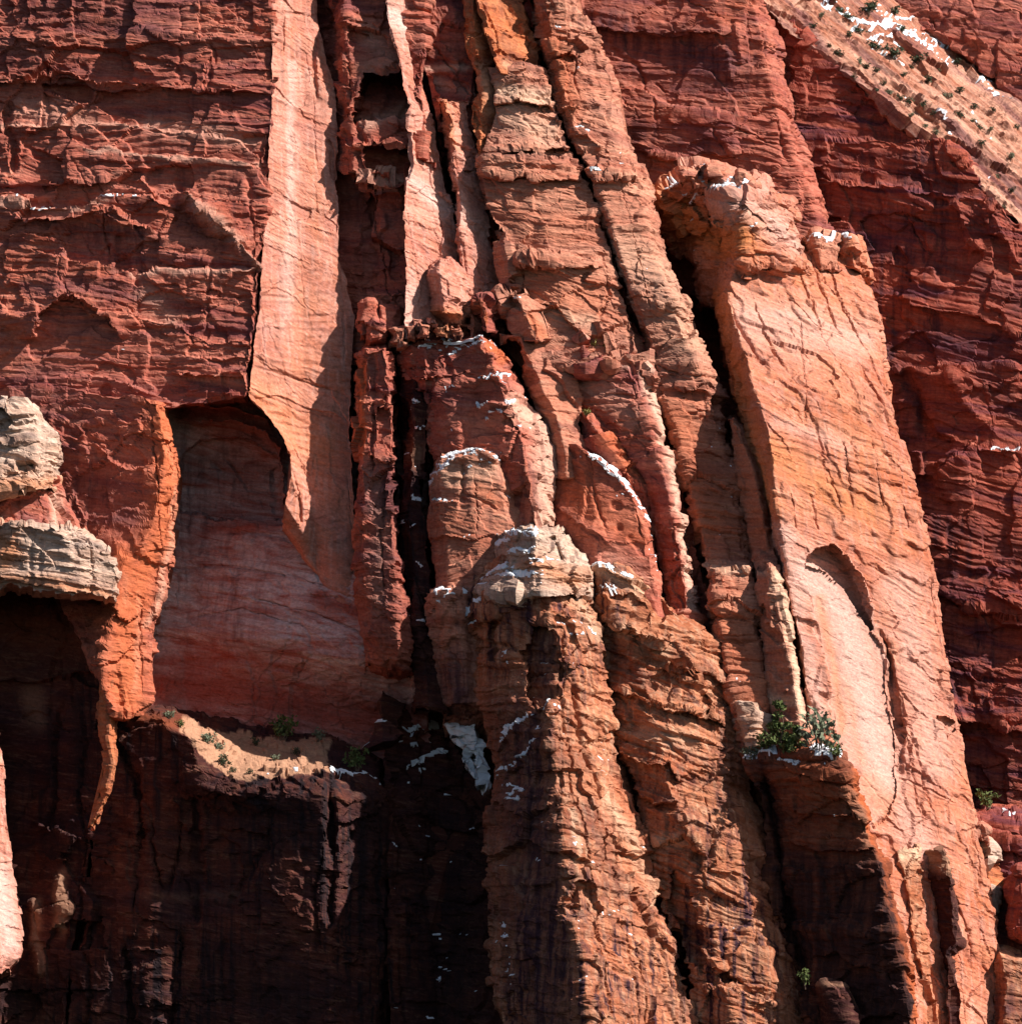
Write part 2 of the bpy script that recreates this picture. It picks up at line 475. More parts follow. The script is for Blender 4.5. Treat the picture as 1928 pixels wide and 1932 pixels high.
        keep = sn > 0.56
        kf = keep[:-1, :-1] & keep[1:, :-1] & keep[1:, 1:] & keep[:-1, 1:]
        if kf.any():
            th = (0.03 + 0.16 * np.clip(sn - 0.56, 0, 0.8))[..., None]
            tv = Wc + (nn * 0.6 + np.array([0, -.25, .55])) * th
            bv = Wc - nn * 0.15
            ii = np.arange(Wc.shape[0] * Wc.shape[1]).reshape(Wc.shape[:2])
            q4 = np.stack([ii[:-1, :-1], ii[1:, :-1], ii[1:, 1:], ii[:-1, 1:]], -1)[kf]
            if flip < 0: q4 = q4[:, ::-1]
            used = np.unique(q4); mp = np.full(ii.size, -1); mp[used] = np.arange(len(used))
            ed = np.concatenate([q4[:, [0, 1]], q4[:, [1, 2]], q4[:, [2, 3]], q4[:, [3, 0]]]).astype(np.int64)
            rev = np.isin(ed[:, 0] * ii.size + ed[:, 1], ed[:, 1] * ii.size + ed[:, 0])
            rim = ed[~rev]
            nb = len(used); off = SNOW_N[0]
            SNOW_V.append(tv.reshape(-1, 3)[used]); SNOW_V.append(bv.reshape(-1, 3)[used])
            SNOW_F.append(mp[q4] + off)
            SNOW_F.append(np.stack([mp[rim[:, 1]], mp[rim[:, 0]], mp[rim[:, 0]] + nb, mp[rim[:, 1]] + nb], -1) + off)
            SNOW_N[0] += 2 * nb
    TRIS[0] += 2 * len(F)
    return o

def spot(key, x, y):
    g, w = GRIDS[key]
    i = np.argmin((g[:, 0] - x) ** 2 + (g[:, 1] - y) ** 2)
    return Vector(w[i])

def root(name, loc, label, cat, group=None):
    e = bpy.data.objects.new(name, None); COL.objects.link(e)
    e.empty_display_size = 0.5
    e.location = loc
    tag(e, label, cat, group)
    return e

def stone(key, x, y, d, w, h, mat='red', seed=0, parent=None, label=None, group=None, **k):
    """one angular block about w x h pixels, seen from the front at (x, y)"""
    r = random.Random(seed * 31 + int(x) * 7 + int(y))
    j = lambda a: a * r.uniform(-.16, .16)
    cols = []
    for cx, dd, tp in ((-.5, .35, -.32), (-.3, -.25, -.5), (.28, -.3, -.46), (.5, .2, -.3)):
        cols.append([(x + cx * w + j(w), y + tp * h + j(h), d + dd * w + j(w)), (x + cx * w + j(w), y + j(h), d + dd * w + j(w)), (x + cx * w * 1.05 + j(w), y + .5 * h + j(h) * .5, d + dd * w * .8)])
    p = dict(lay=.7, lam=.5, spall=3, crack=2, big=4, fac=5, thick=w * .9, rise=h * .18, smooth=1, wob=2, step=1.8); p.update(k)
    return rock(key, 'rock', cols, mat, parent=parent, label=label, cat='rock', group=group, **p)

def st(**k): return k
# ================================================================== far things
rock('slope', 'slickrock_slope', [
    [(1380, -90, 640), (1432, 0), (1482, 52), (1540, 98), (1585, 132), (1655, 183), (1722, 245), (1800, 282), (1842, 340), (1885, 384), (1932, 432), (2040, 540, 470)],
    [(1420, -170, 780), (1560, -30), (1700, 60), (1800, 140), (1960, 260), (2140, 420, 640)],
    [(1500, -260, 1010), (1640, -90), (1760, 20), (1850, 110), (1990, 200), (2240, 380, 860)]],
    'slope', bat=0, thick=60, big=10, lay=2.2, lam=2.2, spall=2.5, crack=2, dip=1.0, fac=5, frost=0.35, step=2.7, label='pale slickrock slope dotted with dark shrubs at the top right', kind='structure',
    strokes=[('snow', [(1700, 60), (1760, 96), (1800, 110)], 9, 0.68), ('snow', [(1640, 20), (1720, 40)], 9, 0.63), ('snow', [(1850, 150), (1890, 200)], 5, 0.58), ('snow', [(1820, 200), (1850, 240)], 4, 0.53), ('snow', [(1720, 150), (1790, 190)], 5, 0.53), ('ledge', [(1462, 30), (1560, 130), (1640, 190), (1720, 262)], 14, 8), ('ledge', [(1560, 60), (1640, 128), (1740, 190), (1840, 270), (1930, 330)], 16, 9),
             ('ledge', [(1600, 120), (1700, 176), (1790, 235), (1880, 300)], 12, 7), ('ledge', [(1500, 20), (1580, 70), (1650, 110)], 14, 8), ('ledge', [(1690, 225), (1760, 270), (1850, 345), (1928, 395)], 14, 8),
             ('ledge', [(1700, 100), (1760, 130), (1850, 200), (1930, 262)], 12, 8),
             ('snow', [(1535, 0), (1580, 30), (1630, 45), (1690, 52), (1740, 72), (1790, 82)], 14, 0.83), ('snow', [(1570, 22), (1640, 70), (1700, 80)], 12, 0.78), ('snow', [(1610, 52), (1650, 85), (1690, 112)], 11, 0.68),
             ('snow', [(1640, 95), (1700, 125)], 9, 0.58), ('snow', [(1755, 215), (1785, 250), (1790, 268)], 7, 0.73), ('snow', [(1690, 170), (1760, 205)], 6, 0.58), ('snow', [(1820, 85), (1850, 110)], 7, 0.58), ('snow', [(1640, 140), (1700, 170)], 5, 0.53)])
rock('top', 'cliff_wall', [
    [(1560, -120, 900), (1580, 0), (1640, 30), (1700, 40, 830)],
    [(1760, -140, 860), (1770, -30), (1780, 20), (1790, 85, 800)],
    [(2150, -160, 800), (2150, 60), (2150, 240), (2100, 320, 740)]], 'red', bat=0, lay=1.6, spall=8, dip=.2,
    step=3.0, label='distant dark red cliff above the slickrock slope', kind='structure')
rock('far', 'cliff_wall', [
    [(1400, -60, 590), (1400, 200), (1420, 500), (1440, 1000), (1500, 1700, 560)],
    [(1545, 102, 540), (1560, 300), (1600, 520), (1650, 900), (1780, 1560), (1790, 1720, 520)],
    [(1660, 190, 515), (1680, 330), (1700, 560), (1740, 900), (1820, 1560), (1830, 1720, 470)],
    [(1805, 288, 485), (1800, 400), (1800, 600), (1830, 900), (1880, 1560), (1890, 1720, 455)],
    [(1890, 392, 465), (1890, 480), (1900, 650), (1910, 900), (1960, 1560), (1980, 1720, 430)],
    [(2060, 560, 430), (2060, 640), (2060, 800), (2060, 1000), (2080, 1560), (2080, 1720, 395)]],
    'deep', bat=-.1, lay=0.6, spall=9, big=16, lam=1.7, dip=.12, fac=4, xb=0.3, step=2.7, label='tall dark red cliff wall receding on the right', kind='structure',
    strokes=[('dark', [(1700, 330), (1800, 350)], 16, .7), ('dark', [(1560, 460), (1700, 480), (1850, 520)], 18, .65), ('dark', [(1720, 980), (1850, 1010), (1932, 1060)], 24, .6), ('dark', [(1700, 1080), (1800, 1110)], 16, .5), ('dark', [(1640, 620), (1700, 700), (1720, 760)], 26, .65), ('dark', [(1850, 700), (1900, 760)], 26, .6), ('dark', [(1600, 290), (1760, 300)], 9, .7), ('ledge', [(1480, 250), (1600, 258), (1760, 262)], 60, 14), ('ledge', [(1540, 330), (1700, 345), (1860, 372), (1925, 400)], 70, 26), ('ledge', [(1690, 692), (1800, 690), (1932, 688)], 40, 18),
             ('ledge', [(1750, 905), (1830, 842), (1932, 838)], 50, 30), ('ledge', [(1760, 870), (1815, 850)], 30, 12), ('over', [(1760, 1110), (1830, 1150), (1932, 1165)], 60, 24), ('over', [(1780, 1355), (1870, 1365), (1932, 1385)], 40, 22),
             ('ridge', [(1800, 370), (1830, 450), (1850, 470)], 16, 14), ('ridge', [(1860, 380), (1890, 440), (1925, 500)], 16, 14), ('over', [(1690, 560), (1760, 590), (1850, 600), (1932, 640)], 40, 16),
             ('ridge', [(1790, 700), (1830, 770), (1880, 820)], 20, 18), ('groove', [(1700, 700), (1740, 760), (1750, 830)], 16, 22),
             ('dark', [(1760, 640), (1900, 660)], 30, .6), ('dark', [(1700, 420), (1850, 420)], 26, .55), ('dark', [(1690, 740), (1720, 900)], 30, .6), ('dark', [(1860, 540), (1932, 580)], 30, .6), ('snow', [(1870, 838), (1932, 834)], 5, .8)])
rock('n', 'rock_headwall', [
    [(1030, -70, 420), (1040, 200), (1150, 420), (1180, 560, 400)],
    [(1250, -70, 365), (1280, 200), (1350, 420), (1400, 560, 340)],
    [(1395, -70, 315), (1432, 50), (1450, 150), (1473, 230), (1505, 320), (1535, 400), (1545, 470), (1548, 560, 300)],
    [(1412, -70, 345), (1450, 40), (1466, 90), (1472, 150), (1497, 230), (1530, 320), (1558, 400), (1566, 455), (1570, 560, 330)]],
    'red', bat=-.15, lay=0.45, spall=6, lam=1.5, dip=.05, big=12, fac=2, xb=0.22, label='red headwall with a sunlit right edge behind the snow capped tower', cat='rock wall',
    strokes=[('dark', [(1110, 60), (1200, 90), (1300, 140)], 22, .7), ('dark', [(1180, 220), (1240, 250)], 16, .6), ('over', [(1100, 40), (1160, 60), (1250, 75), (1380, 60)], 60, 22), ('ledge', [(1190, 160), (1300, 215), (1480, 225)], 50, 12), ('over', [(1190, 285), (1300, 300), (1400, 290)], 40, 14),
             ('dark', [(1120, 40), (1210, 75), (1330, 100), (1350, 150)], 46, .9), ('dark', [(1180, 130), (1300, 170)], 26, .55), ('dark', [(1190, 250), (1330, 270)], 22, .6), ('ridge', [(1345, 60), (1370, 100), (1380, 150)], 14, 14), ('ridge', [(1385, 40), (1400, 120)], 12, 12)])
rock('back', 'cliff_wall', [
    [(-900, -150, 480), (-900, 2080, 480)], [(-150, -150, 420), (-150, 2080, 420)], [(700, -150, 330), (700, 2080, 330)], [(1380, -150, 420), (1400, 2080, 420)]],
    'deep', step=10, thick=60, label='shadowed cliff wall seen through the clefts', kind='structure')

# ================================================================== left wall and alcove
rock('back2', 'cliff_wall', [
    [(1360, 480, 640), (1360, 2080, 600)], [(2000, 620, 600), (2000, 2080, 560)], [(2800, 700, 520), (2800, 2080, 480)]],
    'deep', step=8, thick=60, label='far dark cliff wall continuing beyond the right edge', kind='structure')
rock('left', 'cliff_wall', [
    [(-110, -80, 165), (-110, 400), (-110, 790, 155)],
    [(130, -80, 95), (130, 400), (130, 775, 90)],
    [(330, -80, 44), (330, 400), (320, 770, 44)],
    [(519, -80, 0), (514, 200), (503, 400), (488, 600), (478, 660), (470, 752, 0)]],
    'red', lay=0.9, lam=1.5, spall=6, big=11, dip=.05, fac=4.5, xb=0.14, label='dark red layered cliff wall with long ledges on the left', kind='structure',
    strokes=[('pale', [(0, 232), (150, 232), (290, 238)], 5, .5), ('pale', [(160, 284), (300, 296), (420, 306), (500, 309)], 4, .6), ('pale', [(250, 518), (330, 516), (440, 514), (490, 508)], 4, .6), ('ledge', [(250, 60), (400, 75), (510, 72)], 26, 8), ('ledge', [(380, 120), (512, 128)], 18, 8), ('ledge', [(60, 470), (200, 500), (260, 520)], 30, 12), ('ridge', [(120, 395), (190, 400), (260, 430)], 10, 10), ('over', [(-60, 150), (80, 160), (170, 172), (330, 170), (510, 178)], 70, 20), ('hole', [(80, 160), (110, 148), (150, 155), (168, 170), (160, 186), (120, 180)], 26),
             ('ledge', [(-60, 378), (20, 377), (130, 385), (200, 370), (290, 372), (340, 395)], 60, 26), ('ledge', [(20, 405), (130, 400), (215, 390), (262, 415), (300, 440)], 30, 22),
             ('ridge', [(258, 330), (290, 365), (315, 385)], 12, 14), ('ridge', [(340, 345), (370, 385), (420, 425), (462, 470), (492, 505)], 26, 34), ('groove', [(330, 400), (380, 440), (430, 470)], 26, 22),
             ('ledge', [(300, 450), (400, 456), (450, 458)], 40, 12), ('ledge', [(250, 515), (330, 512), (440, 510), (490, 505)], 50, 16), ('ledge', [(280, 235), (330, 246), (430, 258), (500, 262)], 40, 10),
             ('ledge', [(20, 232), (150, 230), (290, 236)], 40, 10), ('ledge', [(160, 280), (300, 292), (420, 302), (500, 305)], 40, 9), ('over', [(0, 350), (100, 352), (210, 340)], 30, 14),
             ('groove', [(22, 190), (10, 235), (28, 270), (26, 330)], 4, 16), ('groove', [(345, 10), (342, 80), (338, 150)], 4, 8), ('groove', [(400, 80), (398, 165)], 3, 8),
             ('over', [(60, 640), (75, 588), (110, 562), (160, 566), (205, 600), (235, 640)], 40, 34), ('ridge', [(0, 590), (40, 600), (75, 585)], 14, 18), ('ridge', [(60, 640), (78, 600)], 8, 14),
             ('over', [(110, 300), (300, 310)], 20, 4), ('ledge', [(230, 590), (330, 610), (400, 640), (490, 640)], 40, 14), ('ledge', [(80, 715), (200, 710), (310, 745)], 30, 12), ('over', [(320, 705), (400, 715), (474, 712)], 20, 18),
             ('ledge', [(340, 665), (420, 672), (478, 668)], 14, 8), ('groove', [(230, 440), (225, 530)], 12, 14),
             ('dark', [(60, 20), (200, 40), (300, 60)], 50, .55), ('dark', [(-20, 110), (150, 130)], 30, .5), ('dark', [(60, 420), (300, 450)], 14, .5), ('pale', [(40, 200), (160, 225)], 22, .35), ('pale', [(280, 230), (470, 265)], 16, .45), ('pale', [(350, 370), (420, 425), (488, 500)], 8, .5),
             ('pale', [(5, 385), (130, 390), (200, 380)], 6, .6), ('snow', [(30, 380), (110, 382)], 3, .62), ('snow', [(180, 372), (270, 372)], 3, .7), ('pale', [(280, 560), (320, 600)], 20, .4)])
rock('pil', 'rock_pilaster', [
    [(517, -80, -4), (512, 200), (501, 400), (486, 600), (477, 660), (469, 750), (500, 778), (530, 815), (547, 850), (550, 900, 0), (538, 950, 10), (532, 985, 60), (534, 1010, 230)],
    [(560, -80, 42), (572, 200), (572, 400), (572, 600), (570, 700), (570, 800), (580, 900), (590, 975, 75), (600, 1080, 120), (604, 1110, 230)],
    [(597, -80, 72), (601, 40), (614, 105), (632, 165), (640, 280), (637, 330), (641, 400), (640, 490), (656, 525), (672, 600), (662, 690), (662, 825), (666, 900), (668, 1000, 95), (672, 1200, 95), (674, 1230, 230)]],
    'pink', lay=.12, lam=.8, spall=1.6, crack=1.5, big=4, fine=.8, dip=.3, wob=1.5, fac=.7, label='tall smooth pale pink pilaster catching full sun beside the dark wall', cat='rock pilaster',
    strokes=[('groove', [(548, 880), (566, 930), (570, 990)], 3, 9), ('ledge', [(480, 662), (560, 690), (655, 700)], 16, 5), ('over', [(470, 752), (520, 745), (580, 770), (655, 790)], 14, 4), ('groove', [(536, 30), (535, 100)], 2, 6), ('groove', [(598, 70), (592, 130), (598, 190)], 3.5, 10), ('groove', [(622, 260), (632, 340)], 2.5, 8), ('ledge', [(600, 60), (606, 140), (610, 190)], 30, 6),
             ('groove', [(480, 690), (560, 715), (650, 745)], 1.8, 2.5), ('groove', [(470, 730), (560, 775), (640, 790)], 1.6, 2), ('groove', [(640, 500), (650, 600), (650, 680)], 2, 3),
             ('ridge', [(540, 920), (548, 870), (560, 930)], 6, 8), ('warm', [(480, 740), (560, 830), (600, 850)], 50, .55), ('warm', [(575, 560), (570, 700)], 30, .25), ('pale', [(553, 120), (550, 300), (546, 450)], 8, .5), ('pale', [(548, 420), (544, 600)], 12, .45), ('warm', [(590, 300), (600, 460)], 16, .3)])
rock('alcove', 'cliff_wall', [
    [(280, 700, 200), (285, 760), (310, 880), (290, 1000), (280, 1100), (272, 1200), (270, 1240), (275, 1300), (280, 1400, 260)],
    [(360, 690, 150), (362, 760, 200), (362, 880, 250), (355, 985, 265), (355, 1005, 262), (355, 1100, 245), (350, 1190, 240), (350, 1222, 258), (350, 1290, 285), (350, 1420, 300)],
    [(545, 690, 150), (545, 760, 190), (545, 880, 225), (540, 976, 215), (540, 992, 180), (530, 1100, 162), (520, 1205, 155), (520, 1240, 185), (520, 1300, 235), (520, 1430, 270)],
    [(700, 690, 250), (700, 800), (700, 900, 240), (690, 980, 130), (690, 1000, 105), (690, 1100, 85), (690, 1235, 70), (690, 1272, 120), (690, 1340, 205), (690, 1440, 250)],
    [(810, 690, 280), (810, 1000, 140), (810, 1100, 100), (810, 1275, 85), (810, 1310, 130), (810, 1460, 250)]],
    'sky_wash', lay=0.4, lam=.8, spall=3, crack=2, big=9, dip=.1, fac=3, smooth=5, label='shaded alcove with a pale pink shelf under its arched roof', kind='structure',
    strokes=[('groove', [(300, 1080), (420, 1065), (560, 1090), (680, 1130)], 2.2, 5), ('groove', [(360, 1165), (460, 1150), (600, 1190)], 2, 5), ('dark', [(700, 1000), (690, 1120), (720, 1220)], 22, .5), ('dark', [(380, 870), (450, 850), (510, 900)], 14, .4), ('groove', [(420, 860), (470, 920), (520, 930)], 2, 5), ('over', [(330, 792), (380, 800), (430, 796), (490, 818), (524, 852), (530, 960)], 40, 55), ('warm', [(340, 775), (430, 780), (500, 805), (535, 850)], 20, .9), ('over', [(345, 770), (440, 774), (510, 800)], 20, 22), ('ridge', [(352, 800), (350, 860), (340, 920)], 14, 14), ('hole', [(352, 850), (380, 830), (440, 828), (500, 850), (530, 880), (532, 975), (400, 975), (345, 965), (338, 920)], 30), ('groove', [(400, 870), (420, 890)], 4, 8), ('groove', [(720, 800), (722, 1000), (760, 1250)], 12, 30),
             ('dark', [(360, 880), (440, 890), (480, 940)], 30, .35), ('warm', [(335, 1030), (420, 990), (560, 985)], 10, .6), ('warm', [(350, 770), (420, 790), (520, 840)], 24, .7), ('warm', [(280, 1300), (420, 1300), (560, 1330), (780, 1390)], 62, .95), ('warm', [(285, 1250), (420, 1240), (560, 1265)], 22, .75), ('groove', [(480, 1130), (600, 1160), (700, 1200)], 2.5, 6), ('warm', [(600, 1130), (680, 1160), (740, 1180)], 16, .8), ('groove', [(430, 1000), (540, 1012), (590, 1000)], 3, 6), ('ridge', [(430, 830), (500, 850), (525, 890)], 16, 10), ('groove', [(520, 880), (522, 970)], 5, 10), ('dark', [(520, 1330), (640, 1330), (760, 1330)], 50, .4),  # dark strokes low on the right paint in shadow
             ('pale', [(330, 790), (340, 860)], 26, .35), ('pale', [(420, 790), (530, 830)], 14, .4)])
rock('rib', 'rock_rib', [
    [(-110, 730, 150), (-110, 900), (-110, 1100, 150)],
    [(110, 730, 85), (110, 830), (120, 960), (110, 1120, 85)],
    [(296, 755, -20), (306, 800), (312, 860), (300, 940), (285, 1000), (240, 1060), (222, 1110), (212, 1180), (197, 1250), (195, 1300), (215, 1345, -25)],
    [(312, 760, 0), (330, 830), (345, 905), (333, 990), (322, 1060), (308, 1125), (291, 1180), (286, 1250), (285, 1320), (268, 1345, 30)]],
    'red', lay=.9, lam=.8, spall=5, big=8, thick=220, fac=4, step=3.2, label='glowing orange rib of rock left of the shaded alcove', cat='rock rib',
    strokes=[('pale', [(262, 1120), (258, 1200), (250, 1300)], 5, .6), ('pale', [(238, 1090), (240, 1140)], 6, .5), ('groove', [(268, 1130), (262, 1230), (266, 1320)], 2.5, 5), ('pale', [(318, 820), (330, 900)], 6, .5), ('warm', [(310, 780), (325, 900), (300, 1010), (265, 1100), (240, 1200), (240, 1320)], 40, .85), ('warm', [(240, 1060), (230, 1300)], 44, .85), ('dark', [(120, 900), (200, 930), (250, 980)], 40, .55), ('dark', [(190, 1040), (215, 1100)], 26, .5), ('ledge', [(60, 800), (160, 830), (250, 880), (300, 870)], 30, 10), ('ridge', [(140, 800), (200, 850), (230, 900)], 10, 8),  # warm strokes put the sunlit glow of the right side into the colour
             ('dark', [(60, 760), (130, 840)], 26, .3), ('groove', [(160, 800), (190, 870)], 8, 8), ('ridge', [(330, 900), (318, 1000), (305, 1080), (288, 1170)], 7, 7), ('pale', [(338, 920), (322, 1030), (300, 1130), (275, 1180)], 6, .8), ('over', [(215, 1150), (245, 1170), (262, 1160)], 16, 10)])
rock('tail', 'rock_rib', [
    [(188, 1285, 10), (188, 1340), (194, 1400), (204, 1450), (186, 1510), (172, 1560, 10)],
    [(212, 1285, -20), (206, 1340), (204, 1400), (213, 1440), (198, 1500), (180, 1545, 0)],
    [(236, 1285, 10), (222, 1320), (215, 1370), (219, 1425), (212, 1470), (184, 1545, 20)]], 'orange', lay=0.6, spall=2, big=4, thick=60, fac=2, label='thin bright orange sliver tapering below the glowing rib', cat='rock rib')
hood = root('hoodoo', spot('rib', 60, 1000), 'bleached cream hoodoo with two bulging caps at the left edge', 'hoodoo')
rock('hood1', 'cap_rock', [
    [(-90, 800, -60), (-95, 840), (-95, 880), (-90, 925, -60)], [(10, 788, -190), (0, 830), (0, 870), (0, 925, -180)],
    [(40, 776, -195), (46, 810), (70, 850), (60, 925, -190)], [(58, 790, -150), (95, 820), (108, 870), (98, 922, -140)]], 'cream', lay=1.6, lam=2, crack=3, spall=4, big=6, thick=170, rise=12, fac=7, smooth=3, parent=hood, wob=5,
    strokes=[('warm', [(-20, 915), (60, 912), (105, 915)], 14, .7), ('over', [(-20, 900), (40, 890), (105, 895)], 16, 6), ('groove', [(0, 838), (60, 842), (100, 832)], 3, 6), ('dark', [(20, 830), (60, 828)], 6, .6)])
rock('hood2', 'waist', [
    [(-90, 905, -60), (-90, 1010, -60)], [(10, 905, -150), (5, 1010, -150)], [(70, 905, -150), (90, 960), (100, 1010, -150)], [(108, 905, -100), (128, 960), (150, 1010, -80)]], 'red', lay=.6, thick=120, parent=hood,
    strokes=[('over', [(20, 960), (40, 910), (90, 900), (110, 930)], 20, 14), ('pale', [(110, 940), (112, 990)], 8, .8)])
rock('hood3', 'base_rock', [
    [(-90, 990, -60), (-95, 1050), (-95, 1100), (-80, 1130, -40)], [(20, 990, -200), (0, 1040), (0, 1085), (20, 1110, -170)],
    [(100, 992, -225), (130, 1030), (140, 1090), (130, 1120, -190)], [(150, 1000, -190), (205, 1040), (222, 1085), (212, 1128, -160)]], 'cream', lay=1.7, lam=2.2, xb=.25, crack=4, spall=4, big=7, thick=190, rise=14, fac=7, smooth=3, parent=hood, wob=5, dip=.22,
    strokes=[('warm', [(-20, 1090), (90, 1100), (200, 1122)], 12, .7), ('over', [(-20, 1095), (80, 1105), (180, 1125)], 14, 8), ('warm', [(-20, 1000), (20, 1030), (10, 1060)], 24, .9)])

# ================================================================== lower left
rock('lowleft', 'cliff_wall', [
    [(-110, 1095, 90), (-110, 1300), (-110, 1600), (-110, 1990, 60)],
    [(60, 1100, 90), (60, 1300, 90), (60, 1600, 70), (60, 1990, 60)],
    [(216, 1120, -10), (196, 1250, -15), (200, 1340, -10), (206, 1450), (184, 1530, 0), (165, 1650, 20), (135, 1800), (120, 1990, 20)]],
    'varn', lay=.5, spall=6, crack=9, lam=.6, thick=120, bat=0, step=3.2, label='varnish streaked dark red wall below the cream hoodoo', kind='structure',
    strokes=[('ridge', [(112, 1645), (114, 1700), (112, 1765)], 14, 18), ('ridge', [(60, 1690), (68, 1760), (70, 1845)], 14, 18), ('pale', [(116, 1650), (118, 1760)], 9, .6), ('pale', [(70, 1700), (78, 1840)], 9, .6), ('over', [(-20, 1290), (90, 1285), (200, 1270)], 50, 20), ('warm', [(-20, 1160), (60, 1180), (180, 1200)], 50, .55), ('dark', [(100, 1150), (180, 1180)], 16, .5), ('dark', [(90, 1340), (100, 1600)], 14, .7), ('dark', [(150, 1340), (150, 1560)], 18, .6), ('ledge', [(60, 1550), (110, 1560), (150, 1580)], 20, 20), ('ledge', [(90, 1610), (130, 1618)], 16, 16),  # pale strokes paint the sunlit right sides of the two small ridges
             ('dark', [(80, 1590), (160, 1600)], 12, .7), ('ledge', [(70, 1720), (130, 1710)], 26, 18), ('pale', [(60, 1310), (70, 1360)], 20, .35), ('dark', [(30, 1860), (130, 1850)], 60, .6)])
rock('strip', 'rock_pilaster', [
    [(-120, 1340, 80), (-120, 1600), (-120, 1860, 80)], [(-60, 1340, -30), (-50, 1600), (-40, 1750), (-40, 1850, -30)],
    [(-4, 1360, 20), (8, 1450), (18, 1560), (26, 1640), (38, 1710), (44, 1760), (42, 1805), (20, 1830, 40)]], 'pink', lay=.2, lam=.5, spall=2, big=3, thick=200, fac=.7, label='pale sunlit pilaster cut off by the left edge, low down', cat='rock pilaster',
    strokes=[('pale', [(0, 1650), (20, 1780)], 20, .8)])
rock('ledge', 'rock_ledge', [
    [(228, 1335, 130), (232, 1350, 30), (200, 1440, 20), (170, 1600, 30), (140, 1800, 40), (120, 2000, 40)],
    [(300, 1328, 130), (310, 1350, -40), (300, 1460, -40), (290, 1600), (280, 1800), (280, 2000, -20)],
    [(370, 1350, 130), (372, 1390, -80), (360, 1480, -90), (360, 1520, -40), (360, 1600, -30), (350, 1800), (340, 2000, -20)],
    [(480, 1372, 130), (432, 1462, -110), (430, 1500, -125), (430, 1540, -70), (430, 1800), (430, 2000, -60)],
    [(600, 1385, 130), (612, 1464, -130), (615, 1500, -170), (620, 1600, -160), (625, 1800), (630, 2000, -150)],
    [(720, 1420, 150), (700, 1478, -60), (700, 1520, -90), (705, 1600, -70), (710, 1800), (715, 2000, -60)],
    [(860, 1480, 240), (830, 1515, 160), (825, 1560, 150), (820, 1600), (820, 1800), (820, 2000, 150)]],
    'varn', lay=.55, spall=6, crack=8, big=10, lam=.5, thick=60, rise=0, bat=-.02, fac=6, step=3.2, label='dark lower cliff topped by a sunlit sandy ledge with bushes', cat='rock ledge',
    strokes=[('groove', [(228, 1400), (260, 1480), (270, 1560), (265, 1640), (255, 1720)], 6, 24), ('groove', [(370, 1500), (372, 1650), (372, 1750)], 5, 18), ('groove', [(622, 1470), (626, 1650), (620, 1760)], 8, 34),
             ('groove', [(235, 1780), (245, 1860), (255, 1990)], 6, 20), ('groove', [(345, 1760), (330, 1850), (320, 1990)], 9, 22), ('groove', [(755, 1500), (760, 1990)], 14, 30), ('ledge', [(320, 1500), (345, 1520), (350, 1560)], 12, 16),
             ('pale', [(335, 1352), (380, 1362), (480, 1385), (612, 1405), (616, 1466), (540, 1468), (440, 1468), (380, 1420)], 1, 1.0, 'poly'), ('warm', [(240, 1345), (330, 1360)], 14, .7), ('dark', [(480, 1530), (560, 1560)], 60, .75), ('dark', [(700, 1560), (760, 1800)], 60, .7), ('dark', [(450, 1840), (560, 1900)], 70, .8), ('dark', [(150, 1860), (280, 1880)], 50, .6), ('warm', [(545, 1600), (560, 1760)], 16, .2),
             ('pale', [(280, 1690), (440, 1690)], 10, .12), ('snow', [(620, 1463), (700, 1470), (740, 1490)], 6, .85), ('snow', [(500, 1458), (580, 1462)], 4, .62)])
rock('gully', 'cliff_wall', [
    [(700, 1200, 150), (720, 1300), (730, 1500), (740, 2000, 130)],
    [(800, 1200, 190), (820, 1300), (830, 1500), (830, 2000, 200)],
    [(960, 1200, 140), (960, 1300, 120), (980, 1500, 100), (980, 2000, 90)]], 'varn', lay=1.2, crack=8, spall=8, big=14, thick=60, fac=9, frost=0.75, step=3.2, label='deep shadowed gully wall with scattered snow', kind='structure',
    strokes=[('snow', [(800, 1350), (845, 1362)], 4, 1.1), ('snow', [(790, 1380), (846, 1378)], 4, 1.15), ('snow', [(800, 1425), (850, 1405)], 4, 1.1), ('snow', [(760, 1455), (800, 1448)], 4, 1.1), ('snow', [(745, 1400), (765, 1395)], 3, 1.0), ('snow', [(770, 1480), (790, 1470)], 4, 1.0), ('ledge', [(770, 1372), (850, 1362)], 18, 12), ('ledge', [(770, 1402), (850, 1388)], 18, 12), ('ledge', [(760, 1442), (850, 1418)], 18, 12), ('snow', [(770, 1370), (840, 1350), (850, 1330)], 7, 1.1), ('snow', [(780, 1400), (850, 1385)], 5, 1.1), ('snow', [(770, 1440), (850, 1415)], 6, 1.1), ('snow', [(790, 1460), (820, 1440)], 5, 1.1), ('dark', [(840, 1550), (850, 1900)], 80, .8), ('snow', [(818, 1740), (834, 1800), (822, 1860), (836, 1930)], 6, .62)])

